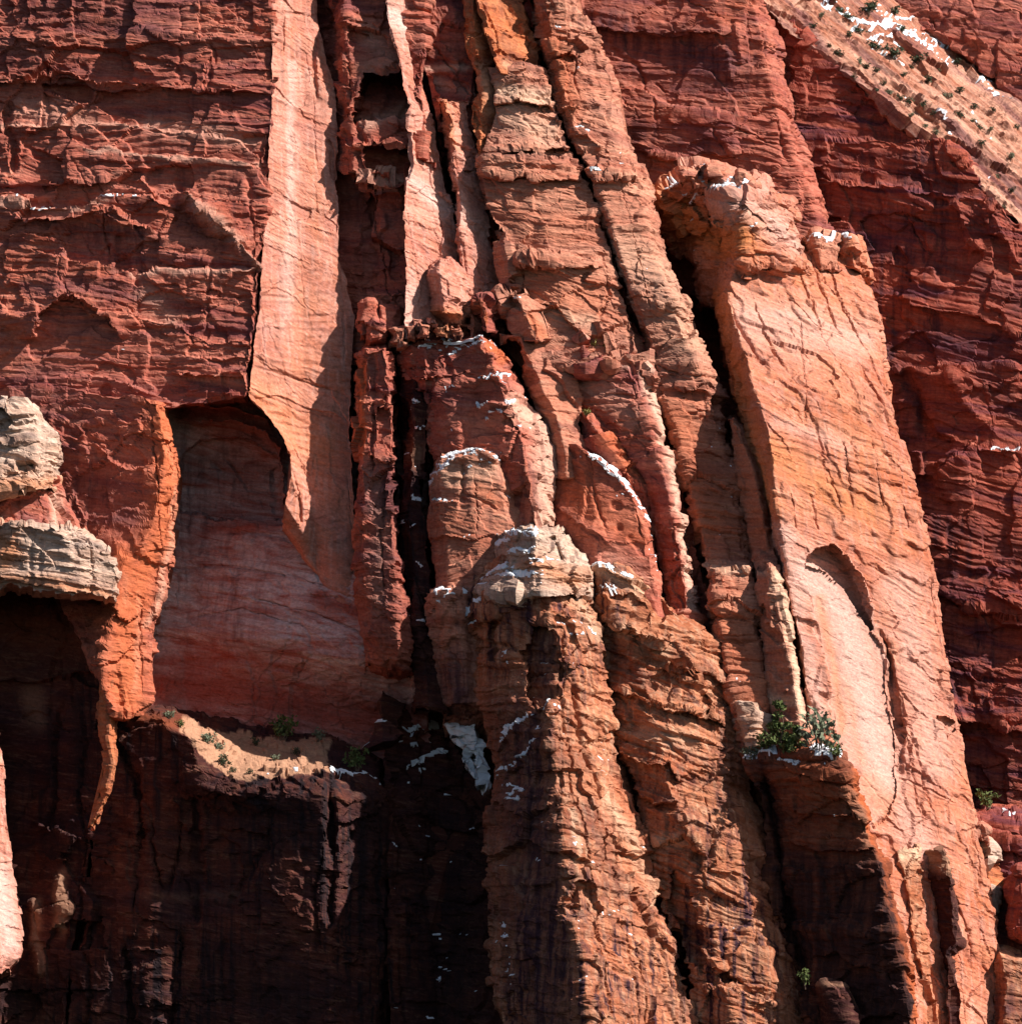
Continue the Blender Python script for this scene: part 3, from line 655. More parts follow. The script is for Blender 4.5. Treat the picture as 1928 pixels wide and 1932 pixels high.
# ================================================================== upper middle
rock('recess', 'cliff_wall', [
    [(570, -80, 140), (590, 150), (610, 400), (640, 680, 140)],
    [(650, -80, 50), (660, 150, 45), (664, 325, 40), (665, 350, 70), (668, 400, 100), (680, 680, 100)],
    [(800, -80, 35), (800, 150, 25), (800, 325, 25), (800, 350, 60), (800, 400, 75), (800, 680, 75)]], 'red', lay=1.3, spall=8, crack=6, big=10, fac=7, label='recessed red wall with small caves beside the pink pilaster', kind='structure',
    strokes=[('hole', [(690, 140), (754, 135), (771, 165), (785, 196), (785, 215), (711, 227), (667, 231), (677, 198)], 95, 0, -.5), ('hole', [(690, 281), (785, 270), (790, 313), (700, 312)], 40, 0, -.4), ('hole', [(656, 60), (690, 66), (684, 74), (658, 89)], 14),
             ('ridge', [(652, 0), (648, 130), (644, 230), (650, 290)], 14, 16), ('ledge', [(640, 270), (700, 262), (770, 268)], 26, 18), ('ledge', [(660, 325), (770, 338)], 22, 20), ('pale', [(690, 60), (740, 110), (700, 130)], 22, .4), ('pale', [(690, 235), (770, 205)], 14, .6),
             ('dark', [(660, 390), (760, 410)], 40, .4), ('pale', [(670, 330), (765, 345)], 9, .6), ('over', [(650, 375), (760, 372)], 30, 14), ('dark', [(660, 470), (760, 470)], 30, .3), ('ledge', [(690, 560), (765, 545)], 30, 14)])
rock('e', 'rock_fin', [
    [(724, -80, 0), (729, 0), (736, 45), (752, 100), (758, 140), (765, 180), (774, 196), (769, 240), (771, 290), (776, 310), (765, 340), (762, 400), (765, 480), (766, 545), (762, 640, -10)],
    [(765, -80, 38), (786, 10), (793, 56), (793, 94), (797, 133), (809, 188), (820, 229), (832, 292), (846, 365), (854, 402), (866, 480), (880, 560), (888, 640, 78)]],
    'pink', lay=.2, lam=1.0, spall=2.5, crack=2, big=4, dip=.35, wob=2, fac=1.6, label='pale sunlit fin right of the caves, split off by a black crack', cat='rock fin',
    strokes=[('groove', [(776, 60), (778, 100), (784, 140), (790, 155)], 3, 10), ('groove', [(830, 410), (832, 440), (826, 490)], 2, 6), ('pale', [(740, 30), (780, 60)], 18, .9), ('pale', [(775, 330), (845, 395)], 16, .7), ('pale', [(770, 560), (775, 620)], 30, .5), ('groove', [(770, 345), (850, 400)], 2, 3)])
rock('e2', 'rock_fin', [
    [(821, 186, 70), (835, 250), (846, 310), (856, 380), (863, 440), (872, 500), (884, 640, 70)],
    [(838, 186, 8), (848, 232), (850, 262), (857, 284), (855, 313), (866, 354), (869, 402), (868, 430), (876, 520), (886, 640, 30)],
    [(884, 188, 50), (887, 240), (904, 292), (900, 313), (909, 365), (918, 400), (931, 460), (946, 545), (955, 640, 88)]],
    'pink', lay=.3, lam=1.1, spall=3, crack=2, big=5, dip=.4, wob=4, fac=2.2, label='second pale fin with a dark red left side, right of the black crack', cat='rock fin',
    strokes=[('groove', [(850, 262), (880, 280), (905, 300)], 3, 8), ('warm', [(838, 200), (850, 260)], 20, .7), ('snow', [(842, 325), (860, 330)], 4, .8), ('groove', [(868, 434), (876, 480), (882, 560)], 2, 6), ('groove', [(890, 490), (915, 540)], 1.6, 4), ('pale', [(870, 400), (930, 440)], 20, .5)])
rock('fwall', 'rock_recess', [
    [(778, -80, 120), (785, 0), (790, 60), (792, 118), (796, 124, 75), (812, 190), (822, 250, 60)],
    [(900, -80, 110), (900, 0), (900, 60), (900, 118), (900, 124, 70), (900, 190), (905, 250, 60)]], 'red', lay=1.2, spall=8, crack=7, big=8, label='square dark red recess between the pale fin and orange pillar', cat='rock recess',
    strokes=[('over', [(790, 45), (840, 40), (885, 48)], 30, 20), ('ridge', [(840, 20), (850, 52)], 8, 14), ('dark', [(800, 100), (880, 100)], 22, .5), ('dark', [(850, 10), (885, 50)], 22, .7), ('pale', [(800, 128), (885, 128)], 6, .8), ('ridge', [(850, 140), (860, 160), (872, 166)], 8, 8), ('pale', [(820, 150), (890, 172)], 12, .4)])
rock('f2', 'rock_pillar', [
    [(868, -80, 50), (876, 0), (883, 54), (886, 83), (892, 125), (898, 177), (886, 192), (889, 240), (900, 275), (906, 300, 20)],
    [(885, -80, 25), (892, 0), (897, 60), (904, 120), (912, 177), (905, 200), (908, 240), (908, 275), (909, 300, 10)],
    [(900, -80, 50), (908, 10), (918, 67), (927, 125), (940, 146), (941, 188), (937, 229), (926, 275), (914, 298, 40)]], 'orange', lay=.6, lam=1, spall=5, crack=5, big=6, thick=90, fac=3.5, label='knobbly orange pillar hanging to a point above the striped slab', cat='rock pillar',
    strokes=[('groove', [(888, 210), (905, 240)], 3, 8), ('pale', [(905, 130), (930, 200)], 16, .5)])
rock('g1', 'rock_slab', [
    [(890, -80, 20), (898, 0), (908, 30), (918, 70), (932, 112), (948, 136, -10)],
    [(972, -80, 80), (988, 0), (996, 40), (1009, 83), (1022, 128), (1027, 146, 60)]], 'orange', lay=.2, lam=.8, spall=4, crack=3, big=5, dip=.5, thick=120, fac=2.5, label='smooth orange slab at the top edge, overhanging the striped wall', cat='rock slab',
    strokes=[('groove', [(950, 0), (965, 45)], 2, 5), ('groove', [(908, 0), (935, 60), (940, 110)], 3, 8), ('dark', [(950, 70), (975, 125)], 10, .4), ('pale', [(950, 120), (1010, 138)], 8, .5)])
rock('g2', 'rock_slab', [
    [(925, 128, 22), (940, 165), (934, 230), (912, 286), (904, 300), (912, 345), (922, 400), (946, 445), (970, 470), (982, 555), (1000, 680, 2)],
    [(985, 128, 7), (990, 165), (990, 230), (1000, 290), (1010, 345), (1030, 440), (1050, 520), (1080, 600), (1100, 700, -18)],
    [(1022, 138, 22), (1040, 180), (1062, 250), (1078, 288), (1100, 332), (1128, 410), (1150, 482), (1172, 555), (1210, 650), (1225, 710, 2)]],
    'buff', lay=1.7, lam=1.5, spall=4, crack=3, big=7, dip=.02, wob=4, fac=5, label='broad buff slab with horizontal stripes left of the long crack', cat='rock slab',
    strokes=[('over', [(925, 195), (980, 190), (1050, 205)], 18, 24), ('over', [(905, 288), (980, 282), (1085, 276)], 26, 27), ('ledge', [(905, 300), (1000, 296), (1090, 300)], 20, 15), ('over', [(905, 332), (980, 335), (1095, 342)], 20, 18), ('ledge', [(970, 485), (1030, 482), (1140, 492)], 30, 21), ('over', [(975, 492), (1050, 500), (1140, 505)], 14, 15),
             ('pale', [(930, 170), (1030, 185)], 14, .8), ('pale', [(940, 215), (1040, 250)], 24, .5), ('warm', [(960, 420), (1120, 440)], 30, .3), ('warm', [(1000, 560), (1120, 560)], 36, .45), ('pale', [(1040, 590), (1110, 605)], 16, .5), ('groove', [(1140, 530), (1150, 560), (1128, 600)], 2.5, 7), ('ridge', [(1145, 500), (1140, 560), (1122, 600)], 10, 5)])
rock('gknob', 'boulder', [
    [(934, 438, 40), (940, 480), (950, 540), (960, 560, 40)], [(950, 436, 0), (962, 480), (968, 530), (970, 560, 0)], [(962, 440, 30), (974, 470), (980, 520), (980, 560, 30)]], 'buff', lay=1.2, thick=60, fac=6, label='small rounded block leaning on the striped slab', cat='boulder')
rock('knob', 'boulder', [
    [(812, 500, 40), (800, 518, 20), (806, 560), (806, 592), (830, 610, 40)], [(828, 490, -10), (830, 518, -40), (832, 560), (832, 592, -40), (845, 616, 10)], [(850, 488, 0), (860, 518, -20), (868, 560), (872, 592, -20), (872, 618, 10)], [(858, 492, 40), (878, 520, 25), (888, 570), (890, 600, 20), (885, 622, 40)]],
    'pink', lay=.5, lam=1.2, spall=3, big=5, thick=90, smooth=6, label='rounded pale boulder perched at the foot of the two pale fins', cat='boulder', strokes=[('warm', [(810, 590), (870, 600)], 16, .8), ('over', [(800, 585), (840, 598), (885, 600)], 12, 8)])
rock('h', 'rock_slab', [
    [(1001, -80, 60), (1013, 60), (1022, 110), (1042, 180), (1070, 262), (1092, 305), (1112, 335), (1138, 405), (1160, 480, 20), (1185, 560), (1215, 648), (1238, 745), (1264, 815), (1290, 910), (1312, 1000, 10), (1326, 1060, 5), (1334, 1082, -50), (1354, 1210), (1378, 1330, -50), (1390, 1430, -40)],
    [(1012, -80, 20), (1034, 40), (1050, 110), (1062, 180), (1085, 262), (1105, 305), (1125, 345), (1150, 405), (1172, 480, -5), (1196, 560), (1226, 648), (1250, 745), (1276, 815), (1302, 910), (1324, 1000, -10), (1337, 1060, -15), (1346, 1078, -80), (1364, 1210), (1388, 1330, -85), (1402, 1430, -70)],
    [(1045, -80, 20), (1070, 40), (1090, 110), (1125, 180), (1150, 240), (1175, 305), (1192, 360), (1215, 430), (1230, 490, 10), (1270, 570, -15), (1310, 690, -25), (1345, 760, 5), (1356, 830), (1374, 910), (1392, 1000, 5), (1404, 1058, 0), (1408, 1076, -80), (1426, 1210), (1438, 1340, -90), (1448, 1430, -80)],
    [(1062, -80, 40), (1082, 20), (1122, 62), (1130, 92), (1150, 140), (1170, 220), (1190, 290), (1215, 350), (1237, 420), (1248, 475, 50), (1292, 570, 25), (1332, 690, 10), (1364, 750, 40), (1372, 830), (1386, 910), (1404, 1000, 35), (1415, 1058, 30), (1419, 1080, -60), (1436, 1210), (1446, 1340, -65), (1456, 1430, -50)]],
    'buff', lay=1.4, lam=1.4, spall=5, crack=4, big=8, dip=.1, wob=4.5, fac=4, frost=0.22, label='long leaning slab between the black crack and the dark cleft', cat='rock slab',
    strokes=[('ledge', [(1025, 70), (1060, 85), (1110, 100)], 26, 24), ('ledge', [(1050, 205), (1075, 192), (1100, 200)], 20, 30), ('ledge', [(1065, 245), (1090, 238), (1140, 275)], 20, 18), ('ledge', [(1100, 312), (1150, 322), (1200, 330)], 24, 15), ('over', [(1120, 340), (1160, 330), (1195, 338)], 14, 15), ('snow', [(1055, 125), (1090, 130)], 5, 0.94), ('snow', [(1060, 205), (1080, 200)], 5, 0.99), ('snow', [(1075, 235), (1110, 245)], 5, 0.94), ('snow', [(1110, 318), (1140, 325)], 4, 0.84),
             ('warm', [(1030, 60), (1060, 130), (1080, 200)], 26, .7), ('warm', [(1260, 800), (1300, 860), (1330, 960)], 60, .7), ('dark', [(1300, 880), (1340, 900)], 40, .3), ('pale', [(1180, 480), (1250, 540), (1300, 650)], 40, .35), ('groove', [(1195, 560), (1240, 570), (1290, 590)], 2.5, 6), ('groove', [(1240, 690), (1290, 710), (1305, 680)], 2.5, 6), ('over', [(1280, 740), (1340, 740)], 16, 12), ('pale', [(1335, 1070), (1400, 1075)], 10, .6), ('ridge', [(1345, 1100), (1365, 1130), (1405, 1150)], 4, 4), ('warm', [(1370, 1180), (1420, 1320)], 50, .6)])
rock('j', 'rock_flake', [
    [(1371, 790, 10), (1385, 860), (1401, 950, 10), (1419, 1050, 0), (1424, 1075, -80), (1435, 1180), (1445, 1260), (1455, 1340, -85)],
    [(1384, 786, -20), (1400, 830), (1425, 900), (1440, 980, -30), (1450, 1048, -40), (1456, 1072, -135), (1466, 1150), (1488, 1240), (1500, 1300), (1514, 1400, -150)],
    [(1392, 790, 10), (1408, 820), (1438, 890), (1452, 970, 5), (1456, 1020, -5), (1470, 1085, -118), (1488, 1170), (1506, 1260), (1528, 1400, -128)]], 'buff', lay=.7, lam=1.1, spall=4, big=5, wob=2, fac=2.2, label='narrow panel with a sunlit edge beside the lower black cleft', cat='rock flake',
    strokes=[('pale', [(1462, 1090), (1480, 1165), (1500, 1260), (1520, 1370)], 8, .95), ('pale', [(1425, 1085), (1460, 1080)], 8, .6), ('warm', [(1390, 850), (1440, 1000)], 30, .5), ('pale', [(1450, 1318), (1510, 1325)], 10, .7), ('groove', [(1440, 1160), (1480, 1175)], 3, 6), ('warm', [(1430, 1100), (1460, 1200)], 24, .3)])  # strong pale stroke down the ridge paints its sunlit edge
rock('i2', 'rock_strip', [
    [(1150, 610, 50), (1190, 700), (1230, 800), (1262, 900), (1290, 1020), (1310, 1120), (1330, 1260, 50)],
    [(1200, 606, 50), (1228, 700), (1254, 800), (1284, 905), (1306, 1000), (1328, 1105), (1348, 1210), (1362, 1290, 30)]], 'red', lay=.8, spall=4, big=5, wob=4, label='thin red strip wedged along the black crack', cat='rock strip', strokes=[('warm', [(1240, 760), (1300, 960)], 20, .5)])
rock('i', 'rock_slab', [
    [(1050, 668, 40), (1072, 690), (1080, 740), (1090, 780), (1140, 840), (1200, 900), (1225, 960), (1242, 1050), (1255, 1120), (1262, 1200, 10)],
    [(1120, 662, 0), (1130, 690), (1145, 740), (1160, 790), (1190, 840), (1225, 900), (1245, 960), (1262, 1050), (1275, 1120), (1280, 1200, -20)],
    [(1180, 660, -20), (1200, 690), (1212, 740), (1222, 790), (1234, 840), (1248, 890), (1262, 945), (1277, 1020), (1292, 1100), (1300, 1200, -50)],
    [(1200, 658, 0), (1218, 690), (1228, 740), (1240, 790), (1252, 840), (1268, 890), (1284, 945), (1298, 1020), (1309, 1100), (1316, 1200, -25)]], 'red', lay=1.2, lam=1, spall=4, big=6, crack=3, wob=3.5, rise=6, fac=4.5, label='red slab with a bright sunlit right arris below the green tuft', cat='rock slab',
    strokes=[('pale', [(1206, 668), (1226, 740), (1251, 850), (1275, 940), (1292, 1020), (1305, 1150)], 8, 1.0), ('ledge', [(1060, 690), (1110, 680), (1170, 668)], 16, 10), ('pale', [(1085, 690), (1180, 690)], 10, .7), ('over', [(1150, 800), (1190, 810), (1240, 838)], 20, 5), ('pale', [(1110, 720), (1200, 790)], 26, .35), ('groove', [(1075, 690), (1120, 692)], 3, 6)])  # first pale stroke paints the sun on the right arris
rock('icap', 'rock_block', [
    [(1066, 640, 20), (1070, 660), (1078, 700, 20)], [(1084, 622, -30), (1098, 650), (1105, 700, -30)], [(1108, 628, -10), (1122, 660), (1126, 700, -10)]], 'red', lay=1, thick=70, smooth=5, fac=8, label='rounded red block at the top left of the red slab', cat='rock block', strokes=[('pale', [(1080, 628), (1108, 636)], 6, .5)])
rock('icap2', 'rock_block', [
    [(1098, 610, 20), (1118, 640), (1138, 690, 10)], [(1130, 606, -30), (1145, 640), (1150, 690, -30)], [(1170, 620, 0), (1185, 650), (1194, 690, 0)]], 'buff', lay=1, thick=70, smooth=4, fac=8, label='split block with an orange left face above the red slab', cat='rock block', strokes=[('warm', [(1130, 650), (1145, 680)], 12, .7)])
rock('b2', 'rock_column', [
    [(940, 640, 20), (960, 640), (980, 652), (990, 700), (1000, 750), (1018, 790), (1034, 840), (1040, 900, 20)],
    [(975, 630, -20), (990, 660), (1010, 700), (1030, 750), (1050, 790), (1065, 840), (1070, 900, -30)],
    [(1040, 632, 5), (1052, 655), (1068, 695), (1080, 720), (1096, 768), (1094, 800), (1104, 850), (1110, 900, 10)]], 'buff', lay=1.3, spall=5, crack=4, big=7, thick=110, fac=5, frost=0.2, label='rough tan column right of the snowy headed fin', cat='rock column',
    strokes=[('warm', [(982, 660), (1000, 750)], 10, .8), ('groove', [(1000, 762), (1040, 775), (1080, 780)], 3, 6), ('dark', [(1050, 800), (1080, 806)], 8, .6)])
rock('b2t', 'rock_block', [
    [(940, 555, 0), (946, 580), (956, 620), (978, 650, 0)], [(966, 544, -50), (985, 575), (1000, 610), (1010, 645, -40)], [(1000, 546, -20), (1030, 575), (1044, 612), (1046, 645, -10)]], 'buff', lay=1.2, spall=5, thick=80, rise=6, fac=6, label='blocky outcrop on top of the rough tan column', cat='rock block', strokes=[('snow', [(955, 560), (985, 556)], 4, .7), ('snow', [(955, 590), (965, 610)], 4, .7), ('warm', [(1010, 600), (1030, 630)], 14, .8)])
rock('b2s', 'rock_block', [
    [(892, 568, 0), (893, 590), (898, 625, 0)], [(905, 560, -40), (915, 590), (918, 630, -30)], [(925, 565, -15), (938, 590), (942, 630, -10)]], 'red', lay=1.2, thick=60, fac=8, label='small block between the pale fins and the tan column', cat='rock block', strokes=[('warm', [(905, 580), (915, 600)], 12, .7)])
rock('d10', 'rock_shoulder', [
    [(1090, 776, 30), (1096, 830), (1120, 880), (1160, 930), (1200, 1000, 20)], [(1102, 778, -10), (1136, 830), (1165, 860), (1195, 920), (1215, 1000, -20)], [(1116, 780, 10), (1146, 815), (1178, 845), (1204, 890), (1222, 940), (1236, 1010, 10)]], 'red', lay=1, spall=5, thick=90, fac=8, strokes=[('warm',[(1150,830),(1200,890)],20,.7)], label='rough orange shoulder stepping down beside the red slab', cat='rock shoulder')
rock('c10', 'rock_shoulder', [
    [(1040, 838, 20), (1042, 900), (1044, 1000), (1052, 1080), (1060, 1140, 10)],
    [(1090, 840, -40), (1110, 900), (1120, 980), (1130, 1060), (1140, 1160, -60)],
    [(1118, 862, -60), (1165, 892), (1195, 940), (1220, 1010), (1230, 1080), (1244, 1180, -90)],
    [(1128, 864, -40), (1180, 898), (1212, 940), (1233, 1010), (1246, 1080), (1260, 1180, -60)]], 'red', lay=.3, lam=.6, spall=5, big=6, thick=120, rise=8, wob=3, fac=1.8, frost=0.2, label='smooth red shoulder with a snow lined crest in the centre', cat='rock shoulder',
    strokes=[('warm', [(1060, 900), (1100, 950), (1190, 990)], 50, .45), ('over', [(1046, 950), (1090, 985), (1130, 1010), (1150, 1030)], 14, 12), ('ridge', [(1100, 990), (1130, 1015), (1140, 1030)], 14, 10), ('dark', [(1050, 950), (1100, 990), (1150, 1030)], 6, .4), ('snow', [(1062, 842), (1110, 860), (1140, 878), (1172, 884)], 6, 0.91), ('snow', [(1150, 880), (1180, 905), (1208, 945), (1222, 980)], 6, 0.86), ('snow', [(1160, 935), (1190, 920)], 4, 0.56), ('snow', [(1215, 960), (1232, 1010), (1240, 1080)], 5, 0.61), ('snow', [(1060, 945), (1090, 955)], 5, 0.46), ('pale', [(1150, 1050), (1200, 1090)], 22, .3)])

# ================================================================== central fin
rock('a1', 'rock_column', [
    [(672, 668, 40), (668, 720), (668, 800), (670, 900), (668, 1000), (672, 1100), (684, 1200, 40), (690, 1250, 60), (694, 1290, 220)],
    [(684, 652, -5), (681, 720), (682, 800), (682, 900), (684, 1000), (690, 1100), (712, 1210, 0), (718, 1260, 40), (720, 1300, 220)],
    [(728, 650, -30), (737, 720), (742, 800), (742, 900), (742, 1000), (748, 1100), (750, 1220, -25), (756, 1270, 30), (758, 1310, 220)],
    [(738, 664, 20), (746, 720), (752, 800), (751, 900), (750, 1000), (764, 1100), (774, 1220, 20), (780, 1270, 60), (784, 1310, 220)]], 'red', lay=0.45, spall=4, big=5, thick=140, wob=4, fac=4.5, smooth=1, label='narrow red column right of the pink pilaster, its top crumbling', cat='rock column',
    strokes=[('ledge', [(668, 760), (710, 748), (755, 756)], 14, 9), ('groove', [(700, 660), (704, 760), (698, 900)], 2.5, 9), ('ledge', [(668, 980), (715, 992), (755, 985)], 14, 8), ('groove', [(725, 900), (720, 1010), (728, 1120)], 2.5, 8), ('hole', [(712, 770), (745, 772), (744, 850), (716, 842)], 8), ('dark', [(715, 930), (720, 1050), (735, 1200)], 34, .6), ('dark', [(700, 700), (735, 720)], 14, .35), ('warm', [(676, 690), (680, 860)], 9, .7), ('groove', [(668, 800), (700, 806), (750, 820)], 2, 4), ('over', [(690, 862), (720, 870), (745, 868)], 20, 14), ('pale', [(700, 900), (720, 1000), (715, 1150)], 16, .35), ('dark', [(735, 880), (748, 1000)], 14, .6)])
rock('a2', 'rock_column', [
    [(752, 690, 60), (752, 800), (754, 900), (750, 1000), (762, 1150), (778, 1340, 60)], [(775, 690, 15), (778, 800), (775, 900), (772, 1000), (785, 1150), (805, 1340, 15)], [(808, 690, 30), (812, 760), (806, 850), (798, 940), (808, 1050), (822, 1200), (852, 1350, 30)]], 'varn', lay=0.7, spall=6, crack=6, thick=140, fac=3, frost=0.75, label='shaded column with snowy ledges between two dark clefts', cat='rock column',
    strokes=[('ledge', [(755, 770), (775, 752), (800, 735)], 26, 16), ('snow', [(755, 762), (775, 758), (795, 756)], 6, 1.09), ('snow', [(760, 745), (770, 748)], 5, 1.04), ('snow', [(790, 805), (825, 810)], 6, 1.09), ('ledge', [(780, 800), (830, 806)], 14, 12), ('ledge', [(752, 980), (770, 978), (785, 990)], 14, 16), ('snow', [(755, 985), (780, 992)], 7, 1.14), ('snow', [(780, 940), (808, 944)], 6, 1.09), ('dark', [(780, 900), (790, 1300)], 26, .6), ('snow', [(790, 1170), (812, 1175)], 5, 0.99), ('pale', [(770, 850), (790, 860)], 20, .3), ('snow', [(785, 1060), (795, 1070)], 5, 0.94)])
rock('b', 'rock_fin', [
    [(754, 655, 40), (758, 690), (768, 730), (790, 780), (812, 850), (840, 900), (900, 1000), (930, 1080, 20)],
    [(788, 626, -10), (800, 680), (820, 740), (850, 800), (880, 860), (910, 930), (950, 1000), (975, 1080, -40)],
    [(850, 632, -20), (866, 680), (890, 740), (920, 790), (945, 850), (965, 920), (990, 1000), (1000, 1080, -50)],
    [(912, 632, -60), (930, 690), (958, 750), (976, 790), (988, 850), (1000, 920), (1016, 1000), (1026, 1080, -90)],
    [(932, 640, 0), (958, 690), (988, 740), (1022, 790), (1043, 845), (1046, 900), (1043, 970), (1046, 1080, -10)]], 'red', lay=.8, spall=6, crack=5, big=8, thick=150, rise=22, wob=5, fac=7, frost=0.5, label='snow topped central fin with one pale sunlit right face', cat='rock fin',
    strokes=[('over', [(760, 715), (800, 720), (870, 700), (920, 712)], 20, 10), ('ledge', [(845, 720), (880, 705), (930, 708), (975, 716)], 20, 12), ('ledge', [(885, 770), (920, 755), (975, 758)], 20, 14), ('ledge', [(905, 790), (930, 772), (970, 770)], 16, 12), ('groove', [(808, 660), (812, 760)], 5, 12), ('groove', [(835, 640), (850, 720)], 3, 6),
             ('pale', [(975, 762), (1030, 800), (1030, 900), (1030, 1000)], 22, .85), ('warm', [(930, 640), (945, 680)], 10, .8), ('dark', [(1000, 880), (1015, 960)], 10, .6), ('groove', [(985, 820), (1040, 850)], 1.5, 3),  # pale stroke brightens the right face as painted sunlight
             ('snow', [(760, 660), (770, 640), (800, 640)], 5, 0.94), ('snow', [(790, 650), (835, 640), (850, 630), (915, 628)], 7, 1.14), ('snow', [(832, 655), (850, 642)], 5, 1.04), ('snow', [(845, 662), (900, 642), (918, 640)], 5, 0.99), ('snow', [(835, 735), (880, 718)], 4, 0.94), ('snow', [(900, 712), (920, 704), (960, 708)], 5, 1.04), ('snow', [(885, 762), (925, 760)], 4, 0.94), ('snow', [(915, 785), (945, 766)], 6, 1.09), ('snow', [(950, 752), (978, 754)], 5, 1.09), ('snow', [(835, 805), (850, 812)], 6, 1.04)])
rock('b3', 'rock_block', [
    [(812, 905, 10), (810, 950), (806, 1000), (818, 1070), (830, 1150), (838, 1230), (850, 1330, 20), (858, 1390, 160)],
    [(830, 872, -50), (832, 950), (836, 1000), (846, 1070), (856, 1150), (866, 1230), (875, 1330, -20), (880, 1400, 160)],
    [(880, 848, -70), (890, 950), (900, 1000), (905, 1070), (900, 1150), (900, 1230), (900, 1330, -40), (904, 1400, 160)],
    [(930, 858, -70), (955, 950), (970, 1000), (975, 1070), (960, 1150), (940, 1230), (930, 1330, -40), (932, 1400, 160)],
    [(944, 872, -40), (975, 950), (990, 1000), (1000, 1070), (980, 1150), (960, 1230), (950, 1330, -20), (955, 1400, 160)]], 'buff', lay=0.35, lam=1, spall=3, big=5, crack=4, thick=110, rise=18, wob=3, smooth=5, fac=1.6, frost=0.4, label='dull buff block with snow dusted rounded top in front of the fin', cat='rock block',
    strokes=[('dark', [(840, 1250), (870, 1340)], 40, .7), ('ledge', [(815, 905), (850, 870), (905, 845), (945, 870)], 26, 12), ('groove', [(872, 870), (874, 950)], 4, 8), ('groove', [(872, 930), (910, 945), (940, 962)], 2, 5), ('ledge', [(812, 945), (850, 944), (868, 946)], 14, 10), ('snow', [(812, 908), (830, 885), (855, 870)], 9, 1.01), ('snow', [(872, 892), (895, 872), (938, 866)], 8, 1.01), ('snow', [(835, 858), (880, 846), (905, 856)], 15, 0.81), ('snow', [(815, 942), (865, 948)], 5, 0.81), ('snow', [(868, 900), (870, 910)], 5, 0.76), ('pale', [(830, 900), (920, 890)], 20, .4), ('warm', [(880, 1000), (960, 1040)], 40, .25), ('warm', [(900, 920), (940, 950)], 14, .5)])
rock('b4', 'rock_block', [
    [(806, 1128, 0), (812, 1200), (830, 1330, 30), (840, 1390, 160)], [(822, 1118, -60), (838, 1200), (850, 1330, -20), (860, 1390, 160)], [(862, 1116, -80), (872, 1200), (885, 1330, -40), (890, 1395, 160)], [(884, 1120, -50), (892, 1200), (905, 1330, -20), (910, 1395, 160)]], 'buff', lay=.6, thick=80, rise=10, smooth=4, fac=2, label='low grey block with a snowy top left of the front buttress', cat='rock block', strokes=[('snow', [(830, 1122), (870, 1120)], 6, 1.14), ('snow', [(818, 1140), (830, 1130)], 5, 1.04), ('dark', [(850, 1280), (870, 1320)], 50, .9)])

